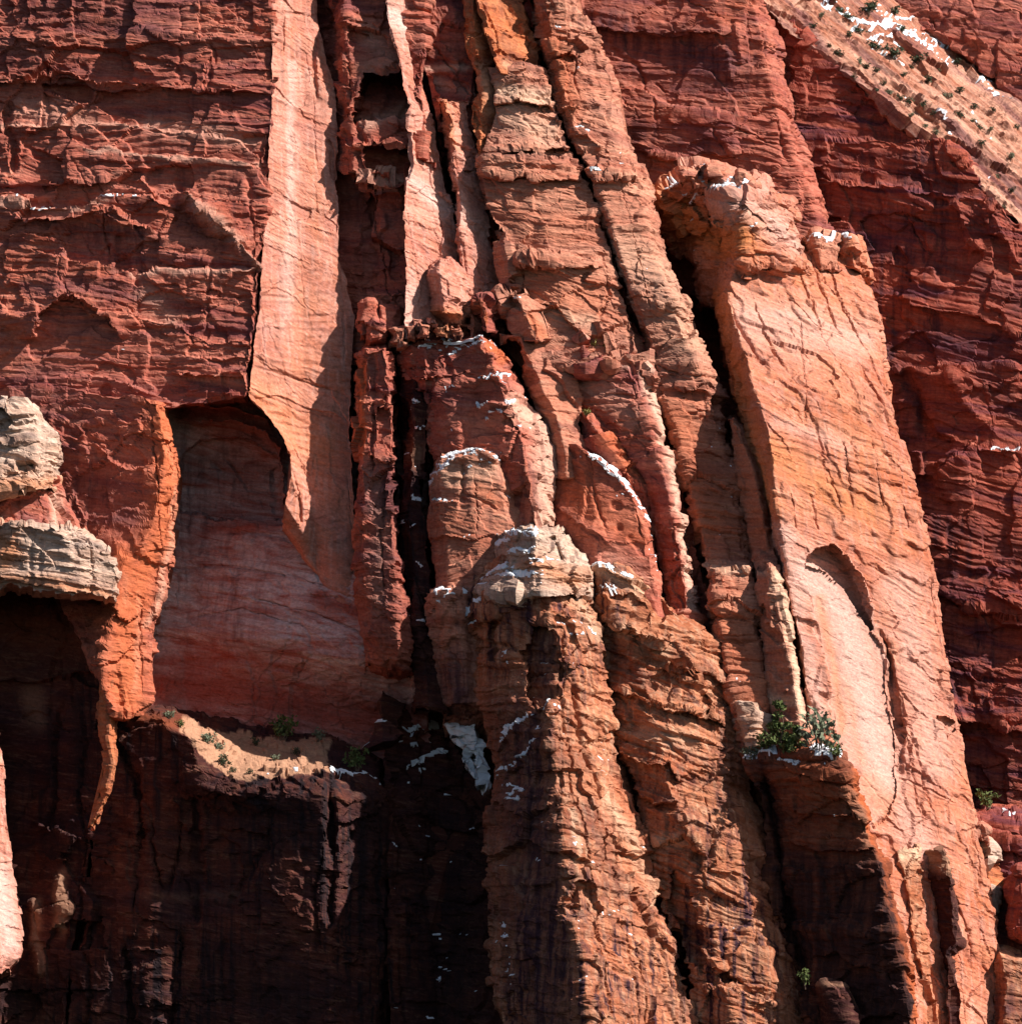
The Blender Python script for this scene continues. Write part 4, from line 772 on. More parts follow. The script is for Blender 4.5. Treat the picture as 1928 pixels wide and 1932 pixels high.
# ================================================================== front buttress
but = root('rock_buttress', spot('b4', 880, 1330), 'big tan front buttress with a snowy bleached head in the centre', 'rock buttress')
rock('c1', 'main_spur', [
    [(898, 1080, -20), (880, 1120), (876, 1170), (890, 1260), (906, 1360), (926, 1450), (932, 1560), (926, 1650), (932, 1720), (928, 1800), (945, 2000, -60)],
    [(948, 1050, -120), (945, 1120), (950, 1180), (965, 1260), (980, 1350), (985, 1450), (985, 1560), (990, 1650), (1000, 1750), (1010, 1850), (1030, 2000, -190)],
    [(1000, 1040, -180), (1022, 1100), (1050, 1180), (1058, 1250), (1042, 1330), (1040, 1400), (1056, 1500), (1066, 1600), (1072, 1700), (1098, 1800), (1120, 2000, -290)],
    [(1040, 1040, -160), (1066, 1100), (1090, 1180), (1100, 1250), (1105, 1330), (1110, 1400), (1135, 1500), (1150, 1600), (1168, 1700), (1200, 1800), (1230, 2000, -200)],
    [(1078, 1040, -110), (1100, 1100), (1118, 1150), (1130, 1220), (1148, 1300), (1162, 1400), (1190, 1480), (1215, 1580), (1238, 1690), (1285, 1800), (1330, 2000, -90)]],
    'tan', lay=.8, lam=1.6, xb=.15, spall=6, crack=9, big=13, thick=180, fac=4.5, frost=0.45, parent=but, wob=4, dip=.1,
    strokes=[('hole', [(985, 1230), (1000, 1180), (1020, 1165), (1045, 1200), (1062, 1260), (1050, 1330), (1000, 1330)], 34, -.3), ('ledge', [(880, 1160), (920, 1130), (960, 1100)], 20, 16), ('ledge', [(885, 1190), (920, 1150), (945, 1140)], 18, 18), ('groove', [(1058, 1180), (1062, 1300)], 5, 14), ('groove', [(1052, 1380), (1056, 1560)], 4, 12), ('ridge', [(1030, 1310), (1040, 1350), (1040, 1420)], 14, 18), ('ledge', [(940, 1400), (980, 1360), (1030, 1310)], 20, 18), ('ledge', [(935, 1460), (980, 1400), (1010, 1360)], 20, 14),
             ('ledge', [(1055, 1500), (1110, 1510), (1150, 1525)], 20, 9), ('ledge', [(1060, 1640), (1120, 1650), (1210, 1680)], 26, 12), ('groove', [(1068, 1650), (1085, 1740)], 12, 22), ('ledge', [(1075, 1720), (1150, 1725), (1240, 1740)], 26, 12), ('over', [(1075, 1260), (1110, 1255), (1140, 1262)], 16, 12), ('ledge', [(1080, 1190), (1110, 1185), (1130, 1195)], 16, 12), ('over', [(1060, 1160), (1100, 1150), (1125, 1160)], 16, 10),
             ('dark', [(1060, 1440), (1110, 1440)], 16, .4), ('dark', [(1100, 1530), (1140, 1600), (1160, 1660)], 24, .5), ('dark', [(985, 1380), (1000, 1560), (1010, 1750), (1020, 1950)], 66, .9), ('dark', [(950, 1500), (960, 1700), (975, 1950)], 40, .6), ('dark', [(970, 1130), (1020, 1210), (1030, 1290)], 26, .75), ('dark', [(930, 1500), (935, 1750)], 20, .5), ('dark', [(1080, 1880), (1100, 1930)], 30, .5), ('dark', [(1110, 1560), (1125, 1640)], 10, .6), ('pale', [(1075, 1530), (1085, 1640)], 5, .8), ('pale', [(1150, 1500), (1200, 1600), (1235, 1700)], 10, .7), ('dark', [(960, 1160), (1000, 1140)], 20, .55), ('warm', [(895, 1180), (920, 1400), (940, 1560)], 22, .6), ('pale', [(1080, 1120), (1120, 1200)], 14, .5), ('warm', [(1180, 1480), (1230, 1680)], 20, .4),  # wide dark strokes on the left face paint its shade
             ('snow', [(940, 1400), (985, 1355), (1000, 1345)], 7, 1.09), ('snow', [(938, 1468), (970, 1445), (1005, 1400)], 7, 1.09), ('snow', [(880, 1165), (900, 1150), (920, 1135)], 6, 1.09), ('snow', [(890, 1190), (905, 1170), (940, 1160)], 6, 1.04), ('snow', [(1080, 1193), (1110, 1193)], 5, 1.04), ('snow', [(960, 1230), (965, 1260)], 6, 0.89), ('snow', [(955, 1480), (985, 1490), (960, 1500)], 5, 0.94), ('snow', [(965, 1510), (985, 1505)], 4, 0.94), ('snow', [(925, 1560), (925, 1610)], 5, 0.84), ('snow', [(915, 1720), (920, 1760), (905, 1800)], 8, 0.99), ('snow', [(955, 1740), (965, 1770)], 7, 0.94), ('snow', [(965, 1790), (960, 1850)], 7, 0.84), ('snow', [(920, 1790), (920, 1860)], 7, 0.84), ('snow', [(1040, 1320), (1030, 1340)], 5, 0.94)])
rock('c1h', 'bleached_head', [
    [(938, 1010, -60), (930, 1030), (936, 1052), (920, 1075), (905, 1110, -70)], [(968, 1000, -150), (965, 1030), (962, 1055), (955, 1080), (940, 1120, -150)], [(1005, 996, -200), (1015, 1030), (1015, 1055), (1018, 1080), (1020, 1125, -215)], [(1046, 1000, -180), (1060, 1030), (1072, 1055), (1084, 1080), (1085, 1120, -180)], [(1066, 1008, -130), (1080, 1030), (1092, 1062), (1105, 1090), (1110, 1125, -120)]], 'cream', lay=1.8, lam=1.2, spall=4, crack=6, big=6, thick=150, rise=8, fac=5, frost=0.5, parent=but, wob=4, smooth=3,
    strokes=[('groove', [(1042, 1012), (1052, 1040), (1062, 1062)], 5, 12), ('over', [(940, 1050), (980, 1045), (1020, 1050)], 10, 8), ('over', [(935, 1078), (990, 1070), (1050, 1072)], 10, 10), ('warm', [(1020, 1070), (1080, 1100)], 20, .7), ('warm', [(980, 1065), (1015, 1066)], 8, .7), ('snow', [(935, 1025), (960, 1008), (1010, 1005)], 11, 0.97), ('snow', [(945, 1060), (950, 1080), (985, 1078)], 11, 1.07), ('snow', [(960, 1042), (1010, 1035)], 6, 1.07), ('snow', [(970, 1090), (1020, 1085)], 7, 1.07), ('snow', [(1000, 1062), (1050, 1055)], 6, 0.82), ('snow', [(925, 1085), (945, 1065)], 7, 1.02)])
rock('c2', 'right_spur', [
    [(1118, 1108, -50), (1130, 1180), (1140, 1240), (1160, 1330), (1166, 1400), (1196, 1490), (1220, 1590), (1244, 1690), (1292, 1800), (1340, 2000, -100)],
    [(1128, 1078, -100), (1160, 1150), (1190, 1220), (1215, 1300), (1235, 1380), (1265, 1480), (1295, 1590), (1325, 1690), (1360, 1800), (1400, 2000, -150)],
    [(1160, 1066, -110), (1215, 1120), (1265, 1190), (1300, 1280), (1315, 1370), (1350, 1480), (1375, 1590), (1405, 1690), (1440, 1800), (1480, 2000, -120)],
    [(1186, 1072, -80), (1240, 1115), (1285, 1155), (1320, 1185), (1346, 1225), (1367, 1290), (1379, 1350), (1412, 1450), (1437, 1550), (1456, 1650), (1484, 1730), (1507, 1800), (1542, 1890), (1570, 2000, -20)]],
    'tan', lay=1.1, lam=2.3, xb=.34, spall=7, crack=5, big=14, thick=180, rise=10, fac=4, frost=0.12, parent=but, wob=4, dip=.4,
    strokes=[('over', [(1160, 1420), (1220, 1450), (1260, 1440), (1285, 1480)], 34, 26), ('over', [(1180, 1180), (1230, 1230), (1262, 1215)], 26, 18), ('dark', [(1200, 1480), (1260, 1510)], 18, .5), ('dark', [(1290, 1700), (1320, 1800)], 16, .5), ('dark', [(1165, 1230), (1220, 1290)], 18, .35), ('ledge', [(1120, 1125), (1160, 1115), (1200, 1110), (1260, 1150)], 20, 14), ('over', [(1140, 1170), (1200, 1200), (1255, 1225), (1270, 1200)], 30, 29), ('over', [(1240, 1260), (1300, 1270), (1340, 1265), (1372, 1300)], 20, 22), ('hole', [(1268, 1280), (1330, 1285), (1345, 1350), (1280, 1335)], 12, .2), ('ridge', [(1180, 1330), (1260, 1370), (1380, 1410)], 30, 14), ('over', [(1150, 1290), (1220, 1330), (1300, 1345), (1375, 1370)], 20, 22), ('over', [(1190, 1500), (1230, 1520), (1280, 1510)], 30, 35), ('ridge', [(1250, 1440), (1270, 1500), (1290, 1560)], 20, 16), ('over', [(1230, 1600), (1300, 1570), (1330, 1640)], 30, 29), ('hole', [(1265, 1640), (1300, 1660), (1330, 1790), (1330, 1830), (1290, 1800), (1262, 1720)], 22), ('hole', [(1360, 1740), (1380, 1830), (1395, 1862), (1362, 1858)], 24), ('ledge', [(1230, 1870), (1290, 1850), (1380, 1870), (1480, 1890)], 26, 18),  # dark strokes here paint shade into the hollows under the overhangs
             ('groove', [(1385, 1400), (1400, 1600), (1430, 1800)], 4, 7), ('dark', [(1350, 1440), (1370, 1520)], 12, .55), ('dark', [(1360, 1420), (1350, 1500)], 10, .4), ('dark', [(1300, 1470), (1360, 1470)], 12, .4), ('pale', [(1140, 1180), (1200, 1200), (1260, 1230)], 12, .5), ('pale', [(1210, 1380), (1300, 1400)], 18, .4), ('pale', [(1210, 1590), (1280, 1590)], 14, .5), ('snow', [(1118, 1118), (1140, 1108), (1160, 1112)], 8, 1.14), ('snow', [(1125, 1082), (1150, 1070), (1190, 1085)], 6, 0.94), ('pale', [(1130, 1075), (1240, 1120)], 12, .7), ('warm', [(1390, 1450), (1450, 1700), (1510, 1850)], 26, .3)])

# ================================================================== right slab
slab = root('rock_slab', Vector((0, 0, 0)), 'huge pale slab with a pale arched scar, tallest on the right', 'rock slab')
rock('k', 'body', [
    [(1338, 480, 190), (1346, 560), (1362, 690, 90), (1400, 800, 0), (1432, 920), (1452, 1010), (1470, 1080), (1522, 1370), (1560, 1470), (1640, 1650), (1700, 1850), (1730, 2000, 0)],
    [(1395, 468, 75), (1370, 560), (1396, 640, -5), (1432, 760, -105), (1454, 850, -115), (1462, 940), (1480, 1050), (1530, 1370), (1570, 1470), (1645, 1650), (1705, 1850), (1735, 2000, -130)],
    [(1465, 470, 125), (1480, 560), (1500, 640, 50), (1530, 760, -50), (1555, 850, -60), (1580, 940), (1595, 1050), (1650, 1370), (1690, 1470), (1750, 1650), (1785, 1850), (1800, 2000, -60)],
    [(1545, 480, 170), (1560, 560), (1590, 640, 100), (1620, 760, 5), (1640, 850, 0), (1670, 940), (1690, 1050), (1740, 1370), (1770, 1470), (1815, 1650), (1830, 1850), (1840, 2000, -10)],
    [(1620, 490, 220), (1645, 560), (1660, 640, 155), (1680, 760, 60), (1705, 850, 55), (1732, 940), (1756, 1050), (1802, 1360), (1818, 1470), (1850, 1640), (1874, 1720), (1872, 1850), (1868, 2000, 50)]],
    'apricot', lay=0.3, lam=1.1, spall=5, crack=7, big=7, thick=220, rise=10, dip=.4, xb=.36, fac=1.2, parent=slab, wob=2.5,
    mask=lambda X, Y: 1 - .8 * in_poly(X, Y, [(1514, 1064), (1560, 1078), (1596, 1112), (1622, 1158), (1648, 1192), (1662, 1230), (1674, 1330), (1688, 1410), (1686, 1500), (1650, 1560), (1600, 1470), (1572, 1380), (1556, 1240), (1528, 1120)]),
    strokes=[('pale', [(1514, 1064), (1560, 1078), (1596, 1112), (1622, 1158), (1648, 1192), (1662, 1230), (1674, 1330), (1688, 1410), (1686, 1500), (1650, 1560), (1600, 1470), (1572, 1380), (1556, 1240), (1528, 1120)], 1, .5, 'poly'), ('pale', [(1570, 1110), (1620, 1250), (1650, 1450)], 34, .85), ('warm', [(1548, 1130), (1572, 1250), (1590, 1380)], 9, .45), ('warm', [(1640, 1480), (1668, 1520)], 24, .4), ('warm', [(1600, 1300), (1625, 1440)], 7, .25), ('pale', [(1400, 590), (1520, 600), (1640, 640)], 16, .6), ('pale', [(1470, 800), (1600, 840)], 14, .4), ('hole', [(1514, 1060), (1535, 1042), (1573, 1030), (1596, 1057), (1614, 1091), (1627, 1139), (1646, 1190), (1622, 1158), (1596, 1112), (1560, 1076)], 42), ('hole', [(1514, 1064), (1560, 1078), (1596, 1112), (1622, 1158), (1648, 1192), (1662, 1230), (1674, 1330), (1688, 1410), (1686, 1500), (1676, 1535), (1650, 1560), (1600, 1470), (1572, 1380), (1562, 1290), (1556, 1240), (1543, 1190), (1528, 1120)], 8), ('groove', [(1668, 1200), (1690, 1330), (1700, 1400)], 6, 18), ('dark', [(1520, 820), (1530, 900)], 7, .4), ('dark', [(1570, 860), (1590, 950)], 6, .5), ('groove', [(1660, 1185), (1672, 1230), (1690, 1300)], 4, 12), ('groove', [(1680, 1310), (1700, 1380), (1695, 1470)], 5, 14),
             ('hole', [(1768, 1352), (1802, 1362), (1803, 1372), (1786, 1402), (1776, 1370)], 18), ('groove', [(1510, 600), (1515, 720), (1520, 800)], 2, 5), ('groove', [(1480, 560), (1540, 620), (1600, 640)], 2, 4), ('ridge', [(1420, 470), (1430, 520), (1440, 560)], 12, 10), ('groove', [(1630, 700), (1660, 760)], 3, 8), ('groove', [(1590, 830), (1610, 960)], 2.5, 7), ('groove', [(1640, 830), (1665, 960)], 3, 9), ('groove', [(1690, 880), (1710, 1000)], 2.5, 7), ('groove', [(1560, 880), (1590, 960)], 2, 5), ('groove', [(1490, 930), (1500, 1000)], 2, 5), ('groove', [(1530, 930), (1545, 1000)], 2, 5),
             ('pale', [(1400, 600), (1500, 620), (1600, 640)], 50, .5), ('warm', [(1470, 860), (1560, 920), (1650, 960)], 36, .6), ('warm', [(1350, 560), (1400, 780), (1445, 950)], 22, .75), ('pale', [(1520, 1080), (1590, 1150), (1640, 1350), (1665, 1480)], 46, .9), ('pale', [(1480, 1000), (1500, 1130), (1545, 1350)], 20, .6), ('pale', [(1700, 1100), (1740, 1300), (1760, 1450)], 40, .45), ('dark', [(1560, 960), (1585, 1020)], 8, .4), ('dark', [(1640, 860), (1660, 980), (1690, 1060)], 7, .45), ('dark', [(1600, 870), (1620, 990)], 6, .4), ('dark', [(1710, 940), (1735, 1060)], 7, .4), ('pale', [(1680, 1500), (1740, 1600)], 30, .5), ('dark', [(1615, 1520), (1670, 1510)], 10, .15),  # warm stroke down the left edge paints the shaded face redder
             ('warm', [(1560, 700), (1640, 860)], 40, .25), ('groove', [(1800, 1690), (1830, 1790)], 3, 8), ('groove', [(1825, 1750), (1830, 1830)], 6, 12), ('groove', [(1680, 1850), (1700, 1960)], 3, 8), ('ledge', [(1760, 1490), (1820, 1500)], 12, 4)])
rock('kcap', 'cap_rock', [
    [(1240, 400, 265), (1242, 440), (1280, 480), (1306, 500, 255), (1318, 575, 310)], [(1252, 362, 205), (1280, 395), (1305, 440), (1312, 505, 185), (1324, 575, 240)], [(1300, 332, 155), (1340, 375), (1360, 420), (1375, 500, 145), (1387, 575, 150)], [(1350, 322, 85), (1382, 372), (1398, 430), (1400, 500, 65), (1412, 575, 120)],
    [(1400, 340, 115), (1440, 380), (1465, 430), (1475, 500, 105), (1487, 575, 160)], [(1440, 360, 155), (1488, 388), (1500, 440), (1525, 505, 155), (1537, 575, 210)]], 'apricot', lay=1.5, lam=1.5, spall=5, crack=6, big=7, fac=8, bat=-.05, thick=140, rise=18, frost=0.45, parent=slab, wob=4,
    strokes=[('warm', [(1290, 400), (1330, 440), (1370, 460)], 36, 1.0), ('snow', [(1345, 356), (1375, 400), (1395, 440)], 4, .9), ('snow', [(1260, 380), (1300, 350)], 5, .9), ('ledge', [(1250, 390), (1290, 365), (1350, 352), (1400, 372), (1490, 378)], 24, 14), ('ledge', [(1270, 420), (1320, 375), (1360, 372), (1400, 405), (1460, 455)], 22, 14), ('warm', [(1260, 400), (1310, 440), (1390, 450)], 40, .9), ('pale', [(1380, 390), (1440, 420), (1490, 460)], 26, .75), ('pale', [(1300, 340), (1380, 350), (1430, 370)], 14, .5), ('warm', [(1310, 420), (1360, 440)], 40, .8), ('snow', [(1255, 365), (1275, 350)], 6, 0.99), ('snow', [(1290, 340), (1340, 335), (1390, 350)], 9, 0.94), ('snow', [(1285, 385), (1320, 368), (1360, 360), (1400, 362)], 7, 1.04), ('snow', [(1300, 415), (1330, 412)], 5, 0.94), ('snow', [(1395, 420), (1420, 425)], 5, 0.84), ('groove', [(1340, 380), (1342, 450)], 3, 8)])  # warm strokes paint the shaded left face, pale ones the sunlit right
rock('kknob', 'knob', [
    [(1520, 462, 180), (1524, 480), (1525, 510, 170)], [(1540, 448, 140), (1545, 480), (1548, 512, 140)], [(1580, 452, 170), (1585, 480), (1590, 515, 170)]], 'buff', lay=1.3, thick=90, rise=6, smooth=3, parent=slab, strokes=[('snow', [(1522, 458), (1570, 452)], 6, 1.09)])
rock('kknob2', 'knob', [
    [(1582, 456, 200), (1584, 470), (1582, 505, 200)], [(1604, 447, 180), (1610, 470), (1615, 510, 180)], [(1622, 452, 210), (1630, 480), (1640, 520, 215)]], 'apricot', lay=1.1, thick=90, rise=5, smooth=3, parent=slab, strokes=[('snow', [(1585, 452), (1610, 450)], 4, .8), ('snow', [(1570, 470), (1590, 472)], 4, .8)])
slab.location = spot('k', 1735, 1990)
for c in slab.children:
    c.matrix_parent_inverse = Matrix.Translation(-slab.location)

# ================================================================== lower right
rock('l', 'rock_buttress', [
    [(1402, 1432, -125), (1438, 1500, -120), (1452, 1600, -85), (1460, 1700, -75), (1505, 1850), (1548, 2000, -105)],
    [(1480, 1424, -165), (1510, 1500, -165), (1530, 1600, -145), (1545, 1700, -140), (1590, 1850), (1630, 2000, -165)],
    [(1580, 1430, -215), (1612, 1500, -215), (1640, 1575, -220), (1658, 1640, -240), (1680, 1740), (1708, 1860), (1732, 2000, -265)],
    [(1594, 1436, -179), (1622, 1500, -193), (1652, 1575, -197), (1672, 1640, -215), (1696, 1740), (1724, 1860), (1748, 2000, -240)]], 'brown', lay=1.4, lam=1, spall=6, big=10, crack=4, thick=180, rise=26, wob=3, fac=6, frost=0.25, step=2.7, label='dark buttress with shrubs and snow on its flat top, lower right', cat='rock buttress',
    strokes=[('dark', [(1460, 1625), (1560, 1632), (1655, 1625), (1680, 1690), (1735, 2000), (1550, 2000), (1470, 1720)], 1, .92, 'poly'), ('warm', [(1604, 1460), (1650, 1580), (1668, 1640), (1690, 1740), (1722, 1860), (1745, 1990)], 7, 1.0), ('dark', [(1440, 1450), (1460, 1560), (1480, 1700)], 22, .9), ('ledge', [(1500, 1470), (1560, 1478), (1612, 1490)], 14, 9), ('ledge', [(1500, 1580), (1570, 1575), (1640, 1585)], 14, 9), ('groove', [(1440, 1450), (1465, 1560), (1490, 1750), (1520, 1900)], 12, 40), ('over', [(1480, 1530), (1560, 1540), (1625, 1550)], 20, 10), ('ledge', [(1530, 1535), (1600, 1535), (1630, 1545)], 18, 10), ('over', [(1480, 1590), (1560, 1610), (1650, 1600)], 26, 14), ('dark', [(1530, 1640), (1640, 1640), (1660, 1700)], 50, .75), ('dark', [(1560, 1760), (1690, 1800)], 60, .6), ('warm', [(1500, 1450), (1570, 1500)], 40, .4), ('ledge', [(1540, 1450), (1600, 1470)], 16, 8), ('pale', [(1600, 1500), (1640, 1580)], 16, .3), ('snow', [(1405, 1428), (1450, 1422), (1480, 1430)], 7, 1.04), ('snow', [(1480, 1430), (1510, 1438)], 8, 1.04), ('snow', [(1540, 1425), (1580, 1432)], 6, 0.99)])  # dark polygon paints shade on the lower half, warm line the lit edge
rock('lsp', 'rock_spur', [
    [(1412, 1470, 20), (1440, 1560), (1452, 1640), (1470, 1690, 20)], [(1430, 1490, -20), (1450, 1560), (1460, 1640), (1472, 1690, -20)], [(1446, 1500, 0), (1458, 1560), (1464, 1620), (1476, 1690, 0)]], 'tan', lay=1, thick=80, label='small ragged spur in the cleft left of the dark buttress', cat='rock spur')
rock('m1', 'rock_rib', [
    [(1655, 1600, -40), (1672, 1650), (1692, 1740), (1716, 1850), (1742, 2000, -60)], [(1690, 1592, -90), (1705, 1650), (1718, 1740), (1742, 1850), (1765, 2000, -120)], [(1735, 1594, -70), (1735, 1650), (1740, 1720), (1765, 1850), (1790, 2000, -90)]], 'tan', lay=.9, spall=5, crack=6, thick=120, rise=10, wob=3, fac=7, label='sunlit rib beside the dark buttress, bleached at its head', cat='rock rib',
    strokes=[('pale', [(1660, 1605), (1730, 1610)], 22, .9), ('groove', [(1700, 1700), (1720, 1800), (1740, 1880)], 4, 12), ('groove', [(1690, 1700), (1700, 1780)], 4, 10)])
rock('m2', 'rock_rib', [
    [(1720, 1650, 0), (1728, 1720), (1748, 1760), (1768, 1854), (1785, 2000, 0)], [(1750, 1605, -60), (1765, 1700), (1775, 1780), (1785, 1854), (1800, 2000, -60)], [(1780, 1606, -100), (1800, 1700), (1806, 1780), (1788, 1800), (1797, 1870), (1803, 2000, -90)], [(1786, 1612, -80), (1806, 1700), (1811, 1780), (1800, 1800), (1806, 1870), (1812, 2000, -70)]], 'varn', lay=.9, spall=5, thick=120, rise=8, wob=3, label='dark faced rib wedged against the huge pale slab', cat='rock rib',
    strokes=[('pale', [(1740, 1610), (1790, 1635)], 18, .9), ('dark', [(1740, 1680), (1770, 1760), (1780, 1900)], 30, .8), ('over', [(1715, 1655), (1760, 1660), (1795, 1660)], 16, 12), ('ledge', [(1735, 1735), (1810, 1738)], 20, 10)])
rock('mc', 'boulder', [
    [(1648, 1562, 0), (1652, 1580), (1664, 1604, -10)], [(1672, 1532, -40), (1676, 1570), (1690, 1606, -50)], [(1690, 1534, -30), (1715, 1575), (1735, 1608, -40)], [(1696, 1540, 0), (1728, 1580), (1752, 1610, 0)]], 'orange', lay=1.6, spall=5, crack=6, thick=70, fac=9, label='stepped red outcrop at the head of the sunlit rib', cat='boulder', strokes=[('dark', [(1655, 1570), (1668, 1550)], 8, .3)])
rock('r', 'cliff_wall', [
    [(1790, 1548, 320), (1800, 1560, 180), (1800, 1700), (1790, 2000, 170)], [(1880, 1540, 320), (1880, 1558, 150), (1885, 1700), (1880, 2000, 140)], [(2060, 1536, 300), (2060, 1562, 90), (2060, 1700), (2060, 2000, 80)]], 'deep', lay=1.4, spall=8, big=14, thick=60, fac=8, label='low dark cliff with a flat top in the lower right corner', kind='structure',
    strokes=[('ledge', [(1840, 1572), (1932, 1590)], 14, 12), ('dark', [(1880, 1740), (1932, 1770)], 50, .6), ('snow', [(1895, 1550), (1932, 1556)], 5, .8), ('dark', [(1890, 1880), (1932, 1900)], 40, .6)])
rock('r1', 'boulder', [[(1828, 1585, 145), (1840, 1600), (1844, 1620, 145)], [(1852, 1580, 95), (1858, 1600), (1860, 1625, 95)], [(1864, 1586, 125), (1876, 1605), (1878, 1630, 125)]], 'cream', lay=.5, fac=9, crack=0, thick=60, smooth=1, label='white boulder beside the right edge of the huge slab', cat='boulder')
rock('r2', 'rock_block', [[(1838, 1615, 155), (1846, 1650), (1850, 1690, 155)], [(1862, 1622, 115), (1864, 1650), (1868, 1690, 115)], [(1880, 1630, 135), (1896, 1660), (1906, 1690, 145)]], 'orange', lay=1.3, fac=8, smooth=1, thick=90, label='red block under the white boulder', cat='rock block')
rock('r3', 'rock_block', [[(1852, 1676, 125), (1858, 1690), (1862, 1720, 135)], [(1868, 1672, 85), (1872, 1690), (1872, 1720, 105)], [(1884, 1676, 105), (1882, 1690), (1876, 1720, 125)]], 'cream', lay=1, fac=9, smooth=1, thick=80, label='cream stepped block jutting right of the huge slab', cat='rock block')
rock('r4', 'rock_block', [[(1872, 1828, 60), (1874, 1850), (1876, 1990, 60)], [(1890, 1806, 10), (1895, 1850), (1895, 1990, 10)], [(2040, 1850, 60), (2040, 1880), (2040, 1990, 60)]], 'tan', lay=1.2, thick=90, rise=14, label='low block with a lit top in the bottom right corner', cat='rock block', strokes=[('dark', [(1885, 1890), (1940, 1920)], 36, .7)])
rock('r5', 'rock_block', [[(1896, 1660, 70), (1905, 1700), (1910, 1760, 70)], [(1925, 1645, 20), (1928, 1700), (1930, 1760, 20)], [(2010, 1650, 60), (2010, 1700), (2010, 1760, 60)]], 'deep', lay=1, thick=80, label='dark red block at the right edge below the ledge', cat='rock block')
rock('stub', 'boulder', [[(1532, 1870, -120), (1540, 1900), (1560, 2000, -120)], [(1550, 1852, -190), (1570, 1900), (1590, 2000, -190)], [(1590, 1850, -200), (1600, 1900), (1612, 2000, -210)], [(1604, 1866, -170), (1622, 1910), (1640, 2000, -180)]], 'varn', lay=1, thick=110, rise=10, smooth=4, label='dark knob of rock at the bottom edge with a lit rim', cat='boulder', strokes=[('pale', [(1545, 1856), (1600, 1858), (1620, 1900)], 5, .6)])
rock('pebble', 'boulder', [[(1382, 1340, -65), (1384, 1370), (1390, 1400, -65)], [(1392, 1322, -105), (1400, 1360), (1405, 1405, -105)], [(1425, 1325, -115), (1432, 1360), (1430, 1405, -115)], [(1440, 1338, -85), (1450, 1360), (1448, 1400, -85)]], 'cream', lay=.6, spall=3, thick=60, smooth=5, label='grey pink boulder left of the shrubs on the dark buttress', cat='boulder', strokes=[('warm', [(1395, 1345), (1420, 1360)], 10, .5), ('warm', [(1400, 1385), (1430, 1390)], 14, .5)])
RUB = ('red block standing highest left above the narrow red column', 'largest red block leaning under the caves, above the narrow column', 'wide low red block just above the narrow red column', 'buff block between the narrow column and the snowy fin', 'small red block tight against the pink pilaster foot',
       'first buff block from the left on the snowy fin', 'second buff block from the left on the snowy fin', 'tan block in the middle of the snowy fin rubble', 'last buff block at the right end of the snowy fin rubble', 'left pale pink block at the back of the fin rubble', 'right pale pink block at the back of the fin rubble')
for n, (x, y, d, w, h, m) in enumerate(((700, 585, 30, 34, 40, 'red'), (735, 600, 30, 38, 52, 'red'), (712, 625, 10, 40, 34, 'red'), (752, 632, -5, 34, 30, 'buff'), (690, 618, 40, 26, 30, 'red'),
        (775, 625, -15, 30, 26, 'buff'), (800, 622, -25, 34, 26, 'buff'), (832, 624, -35, 36, 22, 'tan'), (862, 622, -40, 30, 20, 'buff'), (790, 612, -5, 30, 22, 'pink'), (818, 610, -5, 28, 18, 'pink'))):
    stone('st%d' % n, x, y, d, w, h, m, n, label=RUB[n], group='rubble blocks under the pale fins')
for n, (x, y, d, w, h, lab) in enumerate(((1845, 1572, 60, 30, 22, 'small stone above the white boulder by the huge slab'), (1700, 1588, -60, 34, 24, 'stepped stone under the red outcrop of the sunlit rib'), (1405, 1408, -10, 26, 18, 'pale stone in front of the grey pink boulder'),
        (1300, 330, 40, 34, 26, 'fractured block on the left of the snow dusted summit'), (1345, 322, 30, 40, 24, 'topmost fractured block of the snow dusted summit'), (1400, 340, 40, 44, 26, 'block at the right end of the snow dusted summit'))):
    stone('sx%d' % n, x, y, d, w, h, 'buff', 40 + n, label=lab, group='loose stones')
# snow chute in the gully
rock('chute', 'snow_patch', [[(846, 1372, 80), (868, 1420), (895, 1470), (905, 1478, 60)], [(865, 1366, 50), (885, 1420), (905, 1460), (914, 1478, 30)], [(896, 1366, 40), (908, 1400), (916, 1450), (918, 1475, 20)]], snow_mat, lay=0, lam=0, spall=3, crack=0, big=12, fac=5, wob=8, thick=60, label='largest snow patch, lying in the dark gully left of the buttress', cat='snow patch',
     strokes=[('hole', [(878, 1425), (892, 1420), (892, 1448), (905, 1455), (898, 1462), (885, 1445)], 60)])
if SNOW_F:
    so = mesh_obj('snow', np.concatenate(SNOW_V), np.concatenate(SNOW_F), snow_mat)
    tag(so, 'thin snow lying along ledges and rock tops', None, None, 'stuff')

print('triangles', TRIS[0])

# ================================================================== plants
def mat_leaf(name, a, b):
    m = bpy.data.materials.new(name); m.use_nodes = True
    nt = m.node_tree; N = nt.nodes; K = nt.links.new
    bs = N['Principled BSDF']; bs.inputs['Roughness'].default_value = .75; bs.inputs['Specular IOR Level'].default_value = .2
    oi = N.new('ShaderNodeObjectInfo'); g = N.new('ShaderNodeNewGeometry')
    t = N.new('ShaderNodeTexNoise'); t.inputs['Scale'].default_value = 1.6; K(g.outputs['Position'], t.inputs['Vector'])
    r = N.new('ShaderNodeMapRange'); r.inputs[1].default_value = .3; r.inputs[2].default_value = .7; K(t.outputs[0], r.inputs[0])
    x = N.new('ShaderNodeMix'); x.data_type = 'RGBA'; x.inputs[6].default_value = (*a, 1); x.inputs[7].default_value = (*b, 1)
    K(r.outputs[0], x.inputs[0]); K(x.outputs[2], bs.inputs['Base Color'])
    return m
